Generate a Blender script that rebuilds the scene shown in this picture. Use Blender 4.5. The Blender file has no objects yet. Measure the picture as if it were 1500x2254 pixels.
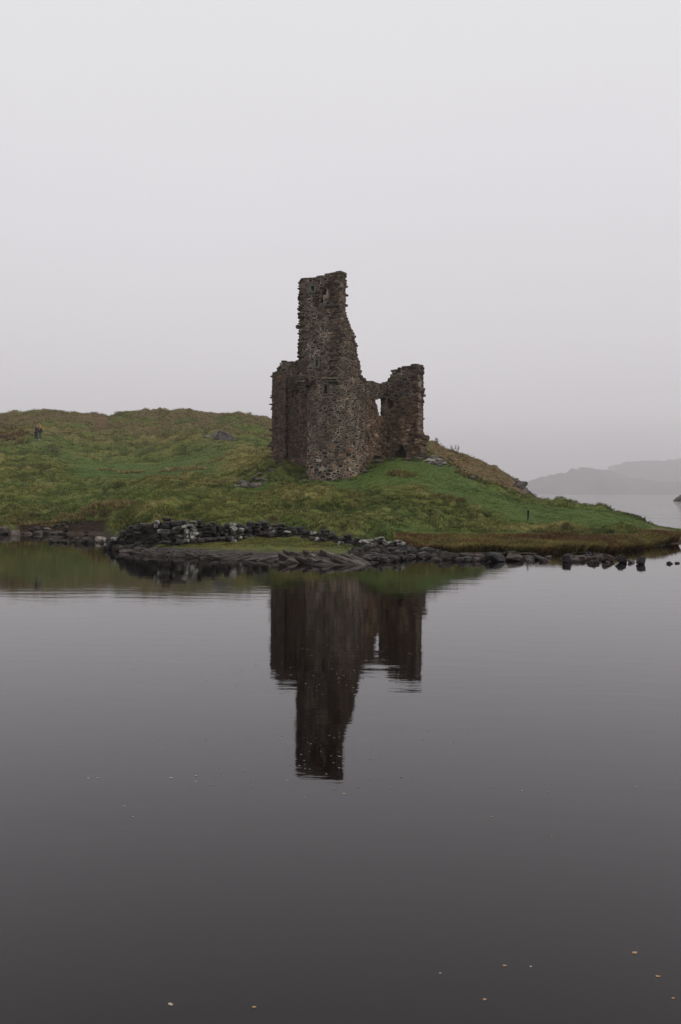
import bpy, bmesh, math, random
import numpy as np
from mathutils import Vector, Matrix, Euler

SC = bpy.context.scene
COL = SC.collection
rad = math.radians
F = 2150.0      # focal length in photograph pixels
HZ = 1083.0     # horizon row of the photograph
CAMH = 2.0

# ------------------------------------------------------------------ camera
cam_d = bpy.data.cameras.new('camera')
cam = bpy.data.objects.new('camera', cam_d)
COL.objects.link(cam)
cam_d.sensor_fit = 'VERTICAL'
cam_d.sensor_height = 36.0
cam_d.sensor_width = 24.0
cam_d.lens = 36.0 * F / 2254.0
cam_d.clip_start = 0.1
cam_d.clip_end = 12000
cam.location = (0, 0, CAMH)
ROLL = 0.4      # the hand-held camera leans a little
cam.rotation_mode = 'QUATERNION'
cam.rotation_quaternion = (Euler((rad(90) - math.atan(44.0 / F), 0, 0)).to_matrix() @ Matrix.Rotation(rad(ROLL), 3, 'Z')).to_quaternion()
SC.camera = cam

# ------------------------------------------------------------------ sky
SUN_EL, SUN_AZ = 42.0, 100.0     # degrees; azimuth clockwise from +Y
world = bpy.data.worlds.new('World')
SC.world = world
world.use_nodes = True
nt = world.node_tree
nt.nodes.clear()
N = nt.nodes.new
L = nt.links.new
out = N('ShaderNodeOutputWorld')
bg = N('ShaderNodeBackground')
bg.inputs['Strength'].default_value = 1.0
sky = N('ShaderNodeTexSky')
sky.sky_type = 'NISHITA'
sky.sun_disc = False
sky.sun_elevation = rad(SUN_EL)
sky.sun_rotation = rad(SUN_AZ)
skym = N('ShaderNodeMix'); skym.data_type = 'RGBA'; skym.blend_type = 'MULTIPLY'
skym.inputs[0].default_value = 1.0
L(sky.outputs[0], skym.inputs[6])
skym.inputs[7].default_value = (0.1, 0.1, 0.1, 1)       # physical sky brought to exposure 0
hs = N('ShaderNodeHueSaturation'); hs.inputs['Saturation'].default_value = 0.12
L(skym.outputs[2], hs.inputs['Color'])
tc = N('ShaderNodeTexCoord')
sep = N('ShaderNodeSeparateXYZ')
L(tc.outputs['Generated'], sep.inputs[0])
ns = N('ShaderNodeTexNoise'); ns.inputs['Scale'].default_value = 1.6; ns.inputs['Detail'].default_value = 3.0
mp = N('ShaderNodeMapping'); mp.inputs['Scale'].default_value = (1, 1, 3.2)
L(tc.outputs['Generated'], mp.inputs[0]); L(mp.outputs[0], ns.inputs['Vector'])
nm = N('ShaderNodeMath'); nm.operation = 'MULTIPLY_ADD'
L(ns.outputs[0], nm.inputs[0]); nm.inputs[1].default_value = 0.15; nm.inputs[2].default_value = -0.075
ad = N('ShaderNodeMath'); ad.operation = 'ADD'
# the cloud is a little thinner towards the left (west)
az = N('ShaderNodeMath'); az.operation = 'MULTIPLY_ADD'
L(sep.outputs[0], az.inputs[0]); az.inputs[1].default_value = -0.045; L(nm.outputs[0], az.inputs[2])
L(sep.outputs[2], ad.inputs[0]); L(az.outputs[0], ad.inputs[1])
cr = N('ShaderNodeValToRGB')
L(ad.outputs[0], cr.inputs[0])
stops = [(0.0, (0.44, 0.415, 0.43)), (0.035, (0.575, 0.545, 0.565)), (0.08, (0.71, 0.68, 0.705)), (0.16, (0.765, 0.737, 0.768)),
         (0.28, (0.81, 0.792, 0.825)), (0.48, (0.86, 0.855, 0.875)), (1.0, (0.90, 0.90, 0.92))]
e = cr.color_ramp.elements
e[0].position, e[0].color = stops[0][0], (*stops[0][1], 1)
e[1].position, e[1].color = stops[-1][0], (*stops[-1][1], 1)
for p, c in stops[1:-1]:
    q = e.new(p); q.color = (*c, 1)
mx = N('ShaderNodeMix'); mx.data_type = 'RGBA'
mx.inputs[0].default_value = 0.08
L(cr.outputs[0], mx.inputs[6]); L(hs.outputs[0], mx.inputs[7])
L(mx.outputs[2], bg.inputs['Color'])
L(bg.outputs[0], out.inputs[0])

# ------------------------------------------------------------------ sun (overcast: weak and very soft)
sl = bpy.data.lights.new('sun', 'SUN')
sl.energy = 0.9
sl.angle = rad(25)
sl.color = (1.0, 0.96, 0.9)
sun = bpy.data.objects.new('sun', sl)
COL.objects.link(sun)
sd = Vector((math.sin(rad(SUN_AZ)) * math.cos(rad(SUN_EL)), math.cos(rad(SUN_AZ)) * math.cos(rad(SUN_EL)), math.sin(rad(SUN_EL))))
sun.rotation_euler = (-sd).to_track_quat('-Z', 'Y').to_euler()
sun.location = (0, 0, 60)

SC.view_settings.view_transform = 'Standard'
SC.view_settings.look = 'None'
SC.view_settings.exposure = 0.0
SC.view_settings.gamma = 1.0
SC.view_settings.use_curve_mapping = False
SC.render.engine = 'CYCLES'
SC.cycles.use_denoising = True
SC.cycles.max_bounces = 6
SC.cycles.diffuse_bounces = 2
SC.cycles.glossy_bounces = 3
SC.cycles.volume_bounces = 3
SC.cycles.use_adaptive_sampling = True
SC.cycles.adaptive_threshold = 0.01

# ------------------------------------------------------------------ helpers
def wp(px, D, z=None, py=None):
    """world point seen at photograph column px, D metres away"""
    if z is None:
        z = CAMH - (py - HZ) * D / F
    return Vector(((px - 750.0) * D / F, D, z))

def tag(o, label=None, cat=None, group=None, kind=None):
    if label: o['label'] = label
    if cat: o['category'] = cat
    if group: o['group'] = group
    if kind: o['kind'] = kind
    return o

def empty(name, loc, label=None, cat=None, group=None, rz=0.0):
    o = bpy.data.objects.new(name, None)
    o.empty_display_size = 0.3
    COL.objects.link(o)
    o.location = loc
    o.rotation_euler = (0, 0, rz)
    return tag(o, label, cat, group)

def mesh_obj(name, verts, faces, mat, parent=None, cols=None, loc=None, smooth=False):
    """link verts/faces (world coordinates) as one object whose origin is loc"""
    me = bpy.data.meshes.new(name)
    v = np.asarray(verts, dtype=np.float64)
    off = np.array(loc if loc is not None else (0, 0, 0), dtype=np.float64)
    me.from_pydata((v - off).tolist(), [], faces)
    if cols is not None:
        a = me.color_attributes.new('Col', 'FLOAT_COLOR', 'POINT')
        c = np.ones((len(v), 4), dtype=np.float32)
        c[:, :3] = np.asarray(cols, dtype=np.float32)
        a.data.foreach_set('color', c.ravel())
    if smooth:
        me.polygons.foreach_set('use_smooth', [True] * len(me.polygons))
    me.materials.append(mat)
    me.update()
    o = bpy.data.objects.new(name, me)
    COL.objects.link(o)
    if parent:
        base = np.array(parent_world(parent))
        o.parent = parent
        o.location = tuple(off - base)
    else:
        o.location = tuple(off)
    return o

def parent_world(p):
    v = np.array(p.location, dtype=np.float64)
    while p.parent:
        p = p.parent
        v = v + np.array(p.location)
    return v

def hash2(ix, iy, seed):
    h = (ix.astype(np.int64) * 374761393 + iy.astype(np.int64) * 668265263 + seed * 1442695041) & 0x7fffffff
    h = ((h ^ (h >> 13)) * 1274126177) & 0x7fffffff
    h = (h ^ (h >> 16)) & 0xffff
    return h / 65535.0

def vnoise(x, y, seed=0):
    x = np.asarray(x, float); y = np.asarray(y, float)
    ix = np.floor(x); iy = np.floor(y)
    fx = x - ix; fy = y - iy
    fx = fx * fx * fx * (fx * (fx * 6 - 15) + 10); fy = fy * fy * fy * (fy * (fy * 6 - 15) + 10)
    a = hash2(ix, iy, seed); b = hash2(ix + 1, iy, seed)
    c = hash2(ix, iy + 1, seed); d = hash2(ix + 1, iy + 1, seed)
    return (a + (b - a) * fx) * (1 - fy) + (c + (d - c) * fx) * fy

def fbm(x, y, octv=4, seed=0, gain=0.5):
    s = 0; a = 1.0; t = 0
    for k in range(octv):
        ang = 0.6 * k
        xr = x * math.cos(ang) - y * math.sin(ang); yr = x * math.sin(ang) + y * math.cos(ang)
        s = s + a * vnoise(xr * 2 ** k + 17.3 * k, yr * 2 ** k - 9.1 * k, seed + k); t += a; a *= gain
    return s / t

def sstep(a, b, x):
    t = np.clip((np.asarray(x, float) - a) / (b - a), 0, 1)
    return t * t * (3 - 2 * t)

# ------------------------------------------------------------------ materials
def mat_base(name, rough=0.85, spec=0.25):
    m = bpy.data.materials.new(name); m.use_nodes = True
    b = m.node_tree.nodes['Principled BSDF']
    b.inputs['Roughness'].default_value = rough
    b.inputs['Specular IOR Level'].default_value = spec
    return m, m.node_tree, b

def mat_attr(name, rough=0.85, spec=0.2, scale=6.0, amount=0.5, bump=0.4, bdist=0.02, fine=30.0, lichen=None, lscale=9.0):
    """colour from the mesh's Col attribute, mottled by two noises; optional lichen patches"""
    m, t, b = mat_base(name, rough, spec)
    n = t.nodes.new; l = t.links.new
    at = n('ShaderNodeAttribute'); at.attribute_name = 'Col'
    g = n('ShaderNodeNewGeometry')
    n1 = n('ShaderNodeTexNoise'); n1.inputs['Scale'].default_value = scale; n1.inputs['Detail'].default_value = 5
    n2 = n('ShaderNodeTexNoise'); n2.inputs['Scale'].default_value = fine; n2.inputs['Detail'].default_value = 3
    l(g.outputs['Position'], n1.inputs['Vector']); l(g.outputs['Position'], n2.inputs['Vector'])
    r = n('ShaderNodeMapRange'); r.inputs[1].default_value = 0.3; r.inputs[2].default_value = 0.7
    r.inputs[3].default_value = 1 - amount; r.inputs[4].default_value = 1 + amount
    l(n1.outputs[0], r.inputs[0])
    r2 = n('ShaderNodeMapRange'); r2.inputs[1].default_value = 0.3; r2.inputs[2].default_value = 0.7
    r2.inputs[3].default_value = 1 - amount * 0.6; r2.inputs[4].default_value = 1 + amount * 0.6
    l(n2.outputs[0], r2.inputs[0])
    mu = n('ShaderNodeMath'); mu.operation = 'MULTIPLY'; l(r.outputs[0], mu.inputs[0]); l(r2.outputs[0], mu.inputs[1])
    vm = n('ShaderNodeVectorMath'); vm.operation = 'SCALE'
    l(at.outputs['Color'], vm.inputs[0]); l(mu.outputs[0], vm.inputs['Scale'])
    col = vm.outputs[0]
    if lichen:
        n3 = n('ShaderNodeTexNoise'); n3.inputs['Scale'].default_value = lscale; n3.inputs['Detail'].default_value = 4
        l(g.outputs['Position'], n3.inputs['Vector'])
        r3 = n('ShaderNodeMapRange'); r3.inputs[1].default_value = lichen[0]; r3.inputs[2].default_value = lichen[0] + 0.14
        l(n3.outputs[0], r3.inputs[0])
        am = n('ShaderNodeMath'); am.operation = 'MULTIPLY'; l(r3.outputs[0], am.inputs[0]); am.inputs[1].default_value = lichen[1]
        mm = n('ShaderNodeMix'); mm.data_type = 'RGBA'
        l(am.outputs[0], mm.inputs[0]); l(col, mm.inputs[6]); mm.inputs[7].default_value = (*lichen[2], 1)
        col = mm.outputs[2]
    l(col, b.inputs['Base Color'])
    bp = n('ShaderNodeBump'); bp.inputs['Strength'].default_value = bump; bp.inputs['Distance'].default_value = bdist
    ads = n('ShaderNodeMath'); ads.operation = 'ADD'; l(n1.outputs[0], ads.inputs[0]); l(n2.outputs[0], ads.inputs[1])
    l(ads.outputs[0], bp.inputs['Height']); l(bp.outputs[0], b.inputs['Normal'])
    return m

M_ground = mat_attr('turf_ground', 0.95, 0.1, 3.0, 0.35, 0.8, 0.08, 14.0)
M_blade = mat_attr('grass_blade', 0.8, 0.15, 1.5, 0.25, 0.0, 0.01, 9.0)
M_stone = mat_attr('castle_stone', 0.9, 0.15, 4.0, 0.35, 0.7, 0.03, 22.0, lichen=(0.64, 0.45, (0.26, 0.25, 0.22)), lscale=7.0)
M_mortar = mat_attr('old_mortar', 0.95, 0.1, 2.2, 0.5, 0.9, 0.05, 14.0)
M_rock = mat_attr('wet_shore_rock', 0.7, 0.22, 5.0, 0.5, 0.8, 0.03, 25.0, lichen=(0.66, 0.8, (0.38, 0.37, 0.34)), lscale=6.0)
M_lichen = mat_attr('lichen_covered_rock', 0.9, 0.15, 6.0, 0.35, 0.7, 0.02, 25.0, lichen=(0.46, 0.75, (0.44, 0.43, 0.39)), lscale=8.0)
M_hill = mat_attr('far_hill', 0.95, 0.05, 0.02, 0.25, 0.0, 0.1, 0.08)

# ------------------------------------------------------------------ terrain
# columns of the landform: photograph column -> list of (distance, height)
def pz(D, py): return CAMH - (py - HZ) * D / F
cols = {
 -900: [(41, -.5), (44, 0), (46, .5), (60, 2.2), (80, 4), (110, 7), (150, 11), (200, 9), (260, 2)],
 -300: [(41, -.5), (43.6, 0), (45, .6), (60, pz(60, 1085)), (75, pz(75, 1035)), (95, 5.6), (120, 8.4), (145, 11), (200, 8), (260, 2)],
 0:    [(41, -.5), (44.2, -.05), (44.6, .5), (46, .62), (51, pz(51, 1132)), (60, pz(60, 1090)), (75, pz(75, 1040)), (88, pz(88, 1000)), (100, pz(100, 978)), (118, pz(118, 948)), (142, pz(142, 919)), (160, 11.5), (210, 7), (260, 2)],
 110:  [(41, -.5), (44.6, -.05), (45.0, .48), (46.4, .66), (53, pz(53, 1122)), (62, pz(62, 1080)), (75, pz(75, 1043)), (86, pz(86, 1005)), (100, pz(100, 973)), (120, pz(120, 943)), (150, pz(150, 906)), (165, 13.5), (210, 8), (260, 2)],
 230:  [(41, -.5), (43.6, -.02), (46.2, .10), (46.7, .78), (48, .95), (53, pz(53, 1118)), (62, pz(62, 1074)), (70, pz(70, 1056)), (80, pz(80, 1040)), (92, pz(92, 1020)), (110, pz(110, 975)), (130, pz(130, 945)), (150, pz(150, 918)), (170, 11.5), (210, 7), (260, 2)],
 290:  [(31, -.5), (33, 0.0), (33.9, .5), (36, .75), (42, 1.1), (52, pz(52, 1105)), (61, pz(61, 1068)), (72, pz(72, 1052)), (80, pz(80, 1042)), (92, pz(92, 1025)), (110, pz(110, 975)), (130, pz(130, 940)), (152, pz(152, 909)), (170, 12.5), (210, 7), (260, 2)],
 350:  [(28.4, -.5), (29.6, 0), (30.6, .15), (32.0, .25), (32.8, .8), (40, pz(40, 1122)), (50, pz(50, 1092)), (60, pz(60, 1064)), (72, pz(72, 1048)), (88, pz(88, 1031)), (105, pz(105, 985)), (128, pz(128, 940)), (152, pz(152, 904)), (170, 13), (210, 7), (260, 2)],
 480:  [(27.4, -.5), (28.6, 0), (29.6, .2), (30.6, .22), (33.1, .28), (33.9, .72), (40, pz(40, 1128)), (50, pz(50, 1092)), (60, pz(60, 1064)), (70, pz(70, 1048)), (82, pz(82, 1012)), (100, pz(100, 972)), (122, pz(122, 940)), (152, pz(152, 911)), (170, 12), (210, 7), (260, 2)],
 600:  [(26.6, -.5), (27.8, 0), (28.8, .18), (29.8, .22), (35.6, .3), (36.4, .7), (42, pz(42, 1125)), (50, pz(50, 1084)), (55, pz(55, 1050)), (58.5, 3.85), (63, 4.2), (72, 4.5), (90, 6), (120, 9), (152, pz(152, 921)), (170, 11), (210, 6), (260, 2)],
 700:  [(25.4, -.5), (26.5, 0), (27.5, .15), (28.6, .22), (34.1, .26), (34.8, .6), (40, pz(40, 1130)), (48, pz(48, 1087)), (53.5, pz(53.5, 1064)), (55, 2.62), (56.6, 3.0), (59, 3.9), (65, 4.3), (90, 5), (120, 6.5), (150, 8), (200, 4), (260, 0)],
 780:  [(25.2, -.5), (26.4, 0), (27.3, .15), (28.6, .2), (32.6, .2), (33.4, .5), (39, pz(39, 1138)), (48, pz(48, 1087)), (53.5, pz(53.5, 1058)), (55.5, 2.95), (57, 3.4), (58.5, 3.9), (65, 4.3), (80, 5), (100, 4), (150, 0), (260, -2)],
 860:  [(27.6, -.5), (29.4, -.02), (31.4, .10), (32.6, .4), (38, pz(38, 1142)), (47, pz(47, 1086)), (52, pz(52, 1048)), (55.5, 3.75), (58.5, 4.05), (64, 4.4), (75, 5.2), (90, 5.2), (110, 1), (150, -2), (260, -2)],
 940:  [(31, -.4), (32.6, 0), (33.6, .14), (35.4, .42), (40, pz(40, 1152)), (45, pz(45, 1108)), (50, pz(50, 1070)), (55, pz(55, 1026)), (60, 4.3), (66, 4.9), (74, pz(74, 985)), (84, pz(84, 966)), (92, 6), (105, 2), (125, -2), (260, -3)],
 1050: [(30.8, -.4), (32.3, 0), (33.4, .14), (34.8, .38), (39, pz(39, 1158)), (45, pz(45, 1112)), (50, pz(50, 1082)), (56, pz(56, 1058)), (62, pz(62, 1046)), (68, 3.9), (78, pz(78, 1004)), (86, 4.6), (98, 0), (120, -3), (260, -3)],
 1110: [(30.8, -.4), (32.3, 0), (33.4, .14), (34.8, .36), (39, pz(39, 1160)), (45, pz(45, 1122)), (50, pz(50, 1097)), (56, pz(56, 1077)), (62, pz(62, 1066)), (67, 3.0), (75, pz(75, 1038)), (82, 3), (90, -.5), (120, -3), (260, -3)],
 1165: [(30.8, -.4), (32.4, 0), (33.4, .14), (34.8, .34), (39, pz(39, 1163)), (45, pz(45, 1130)), (50, pz(50, 1110)), (57, pz(57, 1096)), (63, pz(63, 1092)), (69, pz(69, 1084)), (74, 1.6), (80, -.5), (120, -3), (260, -3)],
 1200: [(30.8, -.4), (32.6, 0), (33.6, .14), (35, .33), (39, pz(39, 1164)), (45, pz(45, 1130)), (52, pz(52, 1106)), (58, pz(58, 1100)), (61, pz(61, 1100)), (65, .4), (69, -.5), (120, -3), (260, -3)],
 1260: [(31, -.4), (32.8, 0), (33.8, .14), (35.2, .33), (40, pz(40, 1158)), (47, pz(47, 1123)), (53, pz(53, 1107)), (56.5, pz(56.5, 1105)), (60, .3), (64, -.5), (120, -3), (260, -3)],
 1340: [(31.4, -.4), (33.2, 0), (34.2, .14), (35.6, .32), (40, pz(40, 1156)), (47, pz(47, 1125)), (51.5, pz(51.5, 1114)), (54, 1.1), (57, .0), (60, -.5), (120, -3), (260, -3)],
 1400: [(33, -.3), (34.8, 0), (35.8, .12), (37.4, .3), (42, pz(42, 1156)), (46, pz(46, 1140)), (49, pz(49, 1130)), (51, .75), (53.5, -.05), (57, -.5), (120, -3), (260, -3)],
 1440: [(35.5, -.3), (37.2, 0), (38.2, .12), (40, .28), (43.5, pz(43.5, 1160)), (46.5, .52), (48.5, .38), (51, -.05), (55, -.5), (120, -3), (260, -3)],
 1500: [(38, -.3), (40, 0), (41.5, .14), (44, .24), (47, .34), (49, .26), (51, -.05), (55, -.5), (120, -3), (260, -3)],
 1700: [(40, -.3), (42, 0), (45, .2), (49, .4), (52, .2), (55, -.05), (60, -.5), (120, -3), (260, -3)],
 2300: [(44, -.3), (46, 0), (49, .2), (53, .3), (56, .1), (58, -.05), (64, -.5), (120, -3), (260, -3)],
}
ckeys = sorted(cols)
DG = np.arange(20.0, 262.0, 0.25)
PG = np.arange(-900, 2301, 10.0)
tab = np.zeros((len(PG), len(DG)))
colz = []
for k in ckeys:
    pts = [(20.0, -1.2)] + cols[k]
    d = [p[0] for p in pts]; z = [p[1] for p in pts]
    colz.append(np.interp(DG, d, z))
colz = np.array(colz)
for i, p in enumerate(PG):
    j = min(max(int(np.searchsorted(ckeys, p, side='right')) - 1, 0), len(ckeys) - 2)
    t = (p - ckeys[j]) / (ckeys[j + 1] - ckeys[j]); t = min(max(t, 0), 1)
    tab[i] = colz[j] * (1 - t) + colz[j + 1] * t
def blur(a, sig, axis):
    r = int(3 * sig + 1); k = np.exp(-0.5 * (np.arange(-r, r + 1) / sig) ** 2); k /= k.sum()
    p = np.pad(a, [(r, r) if ax == axis else (0, 0) for ax in range(2)], mode='edge')
    return np.apply_along_axis(lambda m: np.convolve(m, k, 'valid'), axis, p)
tab = blur(tab, 1.1, 1)
far_t = blur(tab, 4.0, 1)
w = sstep(50, 75, DG)[None, :]
tab = tab * (1 - w) + far_t * w
tab = blur(tab, 1.3, 0)

def base_z(X, Y):
    X = np.asarray(X, float); Y = np.asarray(Y, float)
    px = np.clip(750 + F * X / Y, PG[0], PG[-1] - 0.01)
    D = np.clip(Y, DG[0], DG[-1] - 0.01)
    fi = (px - PG[0]) / 10.0; fj = (D - DG[0]) / 0.25
    i = np.clip(fi.astype(int), 0, len(PG) - 2); j = np.clip(fj.astype(int), 0, len(DG) - 2)
    a = fi - i; b = fj - j
    return (tab[i, j] * (1 - a) + tab[i + 1, j] * a) * (1 - b) + (tab[i, j + 1] * (1 - a) + tab[i + 1, j + 1] * a) * b

def gauss(px, D, p0, d0, sp, sdd):
    return np.exp(-0.5 * (((px - p0) / sp) ** 2 + ((D - d0) / sdd) ** 2))

def lawn_mask(X, Y):
    """short grazed turf: the flat hollow on the left, the castle mound and the sweep to the right"""
    px = 750 + F * X / Y; D = Y
    nz = fbm(X * 0.25, Y * 0.16, 3, 5) - 0.5
    a = sstep(120, 190, px) * (1 - sstep(430, 540, px)) * sstep(66, 70, D + nz * 6) * (1 - sstep(88, 98, D + nz * 8))
    b = sstep(600, 700, px) * (1 - sstep(1020, 1100, px)) * sstep(48.5, 51.5, D + nz * 5) * (1 - sstep(59, 62, D))
    dc = np.interp(px, [900, 1000, 1100, 1200, 1300, 1400, 1500], [53, 51.5, 48.5, 46.5, 45, 44.5, 45])
    wd = np.interp(px, [900, 1000, 1150, 1300, 1500], [3.5, 4.5, 6, 5, 4])
    c = sstep(880, 960, px) * (1 - sstep(0.7, 1.15, np.abs(D - dc + nz * 4) / wd))
    f = (1 - sstep(620, 700, px)) * sstep(480, 560, px) * sstep(49, 51, D + nz * 4) * (1 - sstep(54, 56, D)) * 0.8
    g = sstep(820, 900, px) * (1 - sstep(1250, 1330, px)) * sstep(35.2, 36, D) * (1 - sstep(36.8, 38.2, D + nz * 3)) * 0.9
    wdg = sstep(330, 380, px) * (1 - sstep(740, 790, px)) * (1 - sstep(-.1, .3, D - np.interp(px, [300, 400, 500, 600, 700, 800], [32.2, 31.8, 33.2, 35.4, 33.9, 31.8]))) * .75
    f = np.maximum(f, wdg)
    t = gauss(px, D, 470, 88, 25, 9) * 0.8 + gauss(px, D, 150, 90, 22, 7) * 0.7
    return np.clip(np.maximum.reduce([a, b, c, f, g, t]), 0, 1)

def ground(X, Y):
    X = np.asarray(X, float); Y = np.asarray(Y, float)
    z = base_z(X, Y)
    lw = lawn_mask(X, Y)
    land = sstep(0.15, 0.7, z)
    rough = (1 - 0.93 * lw) * land
    hum = fbm(X * 0.5, Y * 0.35, 3, 11) - 0.5
    hum2 = fbm(X * 1.5, Y * 1.1, 3, 23) - 0.5
    hum3 = np.abs(fbm(X * 0.9 + 3, Y * 0.6, 3, 31) - 0.5)
    far = sstep(85, 130, Y)
    amp = 0.42 + 0.75 * far
    z = z + rough * (hum * amp * (2.0 - .8 * far) + hum2 * 0.60 - hum3 * 0.55 * (1 - far) + hum3 * 0.7 * far)
    z = z + land * (fbm(X * 3, Y * 3, 2, 41) - 0.5) * 0.05
    # rocky spur at the end of the far knoll and the undercut bank by the beach
    px = 750 + F * X / Y
    rk = gauss(px, Y, 1150, 72, 26, 6)
    z = z + rk * (np.abs(fbm(X * 1.1, Y * 0.9, 4, 77) - 0.5) * 2.2 - 0.25)
    bay = gauss(px, Y, 205, 46.9, 45, 1.3)
    z = z + bay * 0.18
    z = z + np.where(z < 0.35, (fbm(X * 2.2, Y * 2.2, 3, 51) - 0.5) * np.where(px > 900, .04, .10), 0)
    return z

def gz(x, y): return float(ground(np.array([x]), np.array([y]))[0])

C_OLIVE = np.array((0.106, 0.116, 0.030)); C_STRAW = np.array((0.195, 0.160, 0.058))
C_LAWN = np.array((0.072, 0.108, 0.026)); C_HEATH = np.array((0.125, 0.092, 0.045))
C_RUSSET = np.array((0.15, 0.058, 0.024)); C_PEAT = np.array((0.035, 0.022, 0.014))
C_MUD = np.array((0.16, 0.095, 0.062)); C_ROCK = np.array((0.115, 0.10, 0.092)); C_DEEP = np.array((0.042, 0.058, 0.014))

def zone_col(X, Y, z, slope):
    px = 750 + F * X / Y; D = Y
    def mixc(c, col, w):
        w = np.clip(w, 0, 1)[:, None]
        return c * (1 - w) + col * w
    c = np.tile(C_OLIVE, (len(X), 1))
    n1 = fbm(X * 0.45, Y * 0.22, 4, 61); n2 = fbm(X * 1.3, Y * 0.7, 3, 71); n3 = fbm(X * 0.12, Y * 0.08, 3, 81)
    hum = fbm(X * 0.5, Y * 0.35, 3, 11) - 0.5; hum2 = fbm(X * 1.5, Y * 1.1, 3, 23) - 0.5; hum3 = np.abs(fbm(X * 0.9 + 3, Y * 0.6, 3, 31) - 0.5)
    hh = hum * .8 + hum2 * .7 - hum3 * .8 + .08
    c = mixc(c, C_STRAW, sstep(0.50, 0.70, n1 + hh * .5) * 0.62)      # tussock crowns bleach to straw
    c = mixc(c, C_DEEP, sstep(-0.02, 0.13, -hh + (n2 - .5) * .55) * 0.85)     # wet hollows deep green, darkened to stand in for shade between tussocks
    c = mixc(c, C_LAWN, sstep(0.50, 0.64, n3) * 0.5)
    c = mixc(c, C_STRAW, gauss(px, D, 520, 78, 70, 8) * 0.6)
    hi = sstep(95, 135, D) * sstep(0.35, 0.6, n1 + 0.1)
    c = mixc(c, C_HEATH, hi * 0.9)
    knoll = sstep(925, 960, px) * sstep(60.5, 64, D)
    c = mixc(c, C_HEATH * 1.1, knoll * 0.95)
    c = mixc(c, C_RUSSET, knoll * sstep(0.52, 0.62, n2) * 0.25)
    c = mixc(c, C_RUSSET, (1 - sstep(40, 75, px)) * gauss(0 * px, D, 0, 106, 1, 5) * 0.5)
    c = mixc(c, C_LAWN, lawn_mask(X, Y) * 0.92)
    # russet rushes along the right shore
    rs = sstep(850, 930, px) * (1 - sstep(1470, 1560, px))
    shore = np.interp(px, [850, 940, 1200, 1340, 1400, 1440, 1500], [32, 33, 33, 33.7, 35.3, 37.8, 41])
    rr = rs * sstep(-0.3, 0.3, D - shore) * (1 - sstep(1.0, 2.6, D - shore + (n1 - .5) * 3))
    c = mixc(c, C_RUSSET * np.array((0.7, 0.95, 0.9)), rr * 0.85)
    c = mixc(c, C_MUD * 1.1, sstep(1430, 1460, px) * gauss(0 * px, D, 0, 43.2, 1, 1.5) * 0.9)
    wl = np.interp(px, [300, 400, 500, 600, 700, 800], [32.2, 31.8, 33.2, 35.4, 33.9, 31.8])
    c = mixc(c, C_OLIVE * np.array((.95, .82, .9)), sstep(330, 380, px) * (1 - sstep(740, 790, px)) * (D < wl + .2) * (.55 + .45 * sstep(.4, .6, n2)))
    # worn tracks
    c = mixc(c, C_LAWN * .8, gauss(px - (D - 75) * 3.0, D, 455, 88, 9, 12) * .7)
    c = mixc(c, C_LAWN * .75, gauss(px + (D - 85) * 3.0, D, 128, 88, 9, 9) * .8)
    # soil of the undercut banks and the small beach
    c = mixc(c, C_PEAT, sstep(0.55, 0.95, slope) * (1 - sstep(1.0, 1.3, z)) * 0.9)
    c = mixc(c, C_MUD, gauss(px, D, 178, 45.2, 26, 1.2) * (1 - sstep(0.25, 0.4, z)))
    c = mixc(c, C_ROCK, gauss(px, D, 1155, 72, 24, 5) * 1.1 * sstep(0.42, 0.55, n2 + 0.08))
    bank = sstep(20, 50, px) * (1 - sstep(225, 250, px)) * (D < 47.3) * sstep(.05, .10, z) * (1 - sstep(.42, .50, z - .12 * sstep(150, 200, px)))
    c = mixc(c, C_PEAT * .7, bank)
    low = 1 - sstep(0.05, 0.16, z)
    c = mixc(c, np.where(rs[:, None] > .5, np.array([[.045, .028, .016]]), np.array([[.055, .042, .032]])) * np.ones((len(X), 1)), low)
    fringe = (1 - sstep(0.17, 0.22, z)) * (1 - sstep(820, 900, px)) * sstep(240, 290, px)
    c = mixc(c, C_ROCK * 0.5, fringe)
    c = mixc(c, np.array((0.30, 0.25, 0.20)), rs * gauss(0 * px, z, 0, 0.012, 1, 0.006) * 0.35)
    wt = gauss(px, D, 222, 136, 8, 12)
    c = mixc(c, C_MUD, wt * 0.6)
    c = mixc(c, C_PEAT * 1.6, gauss(px, D, 118, 93, 6, 1.6))
    return c

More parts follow.
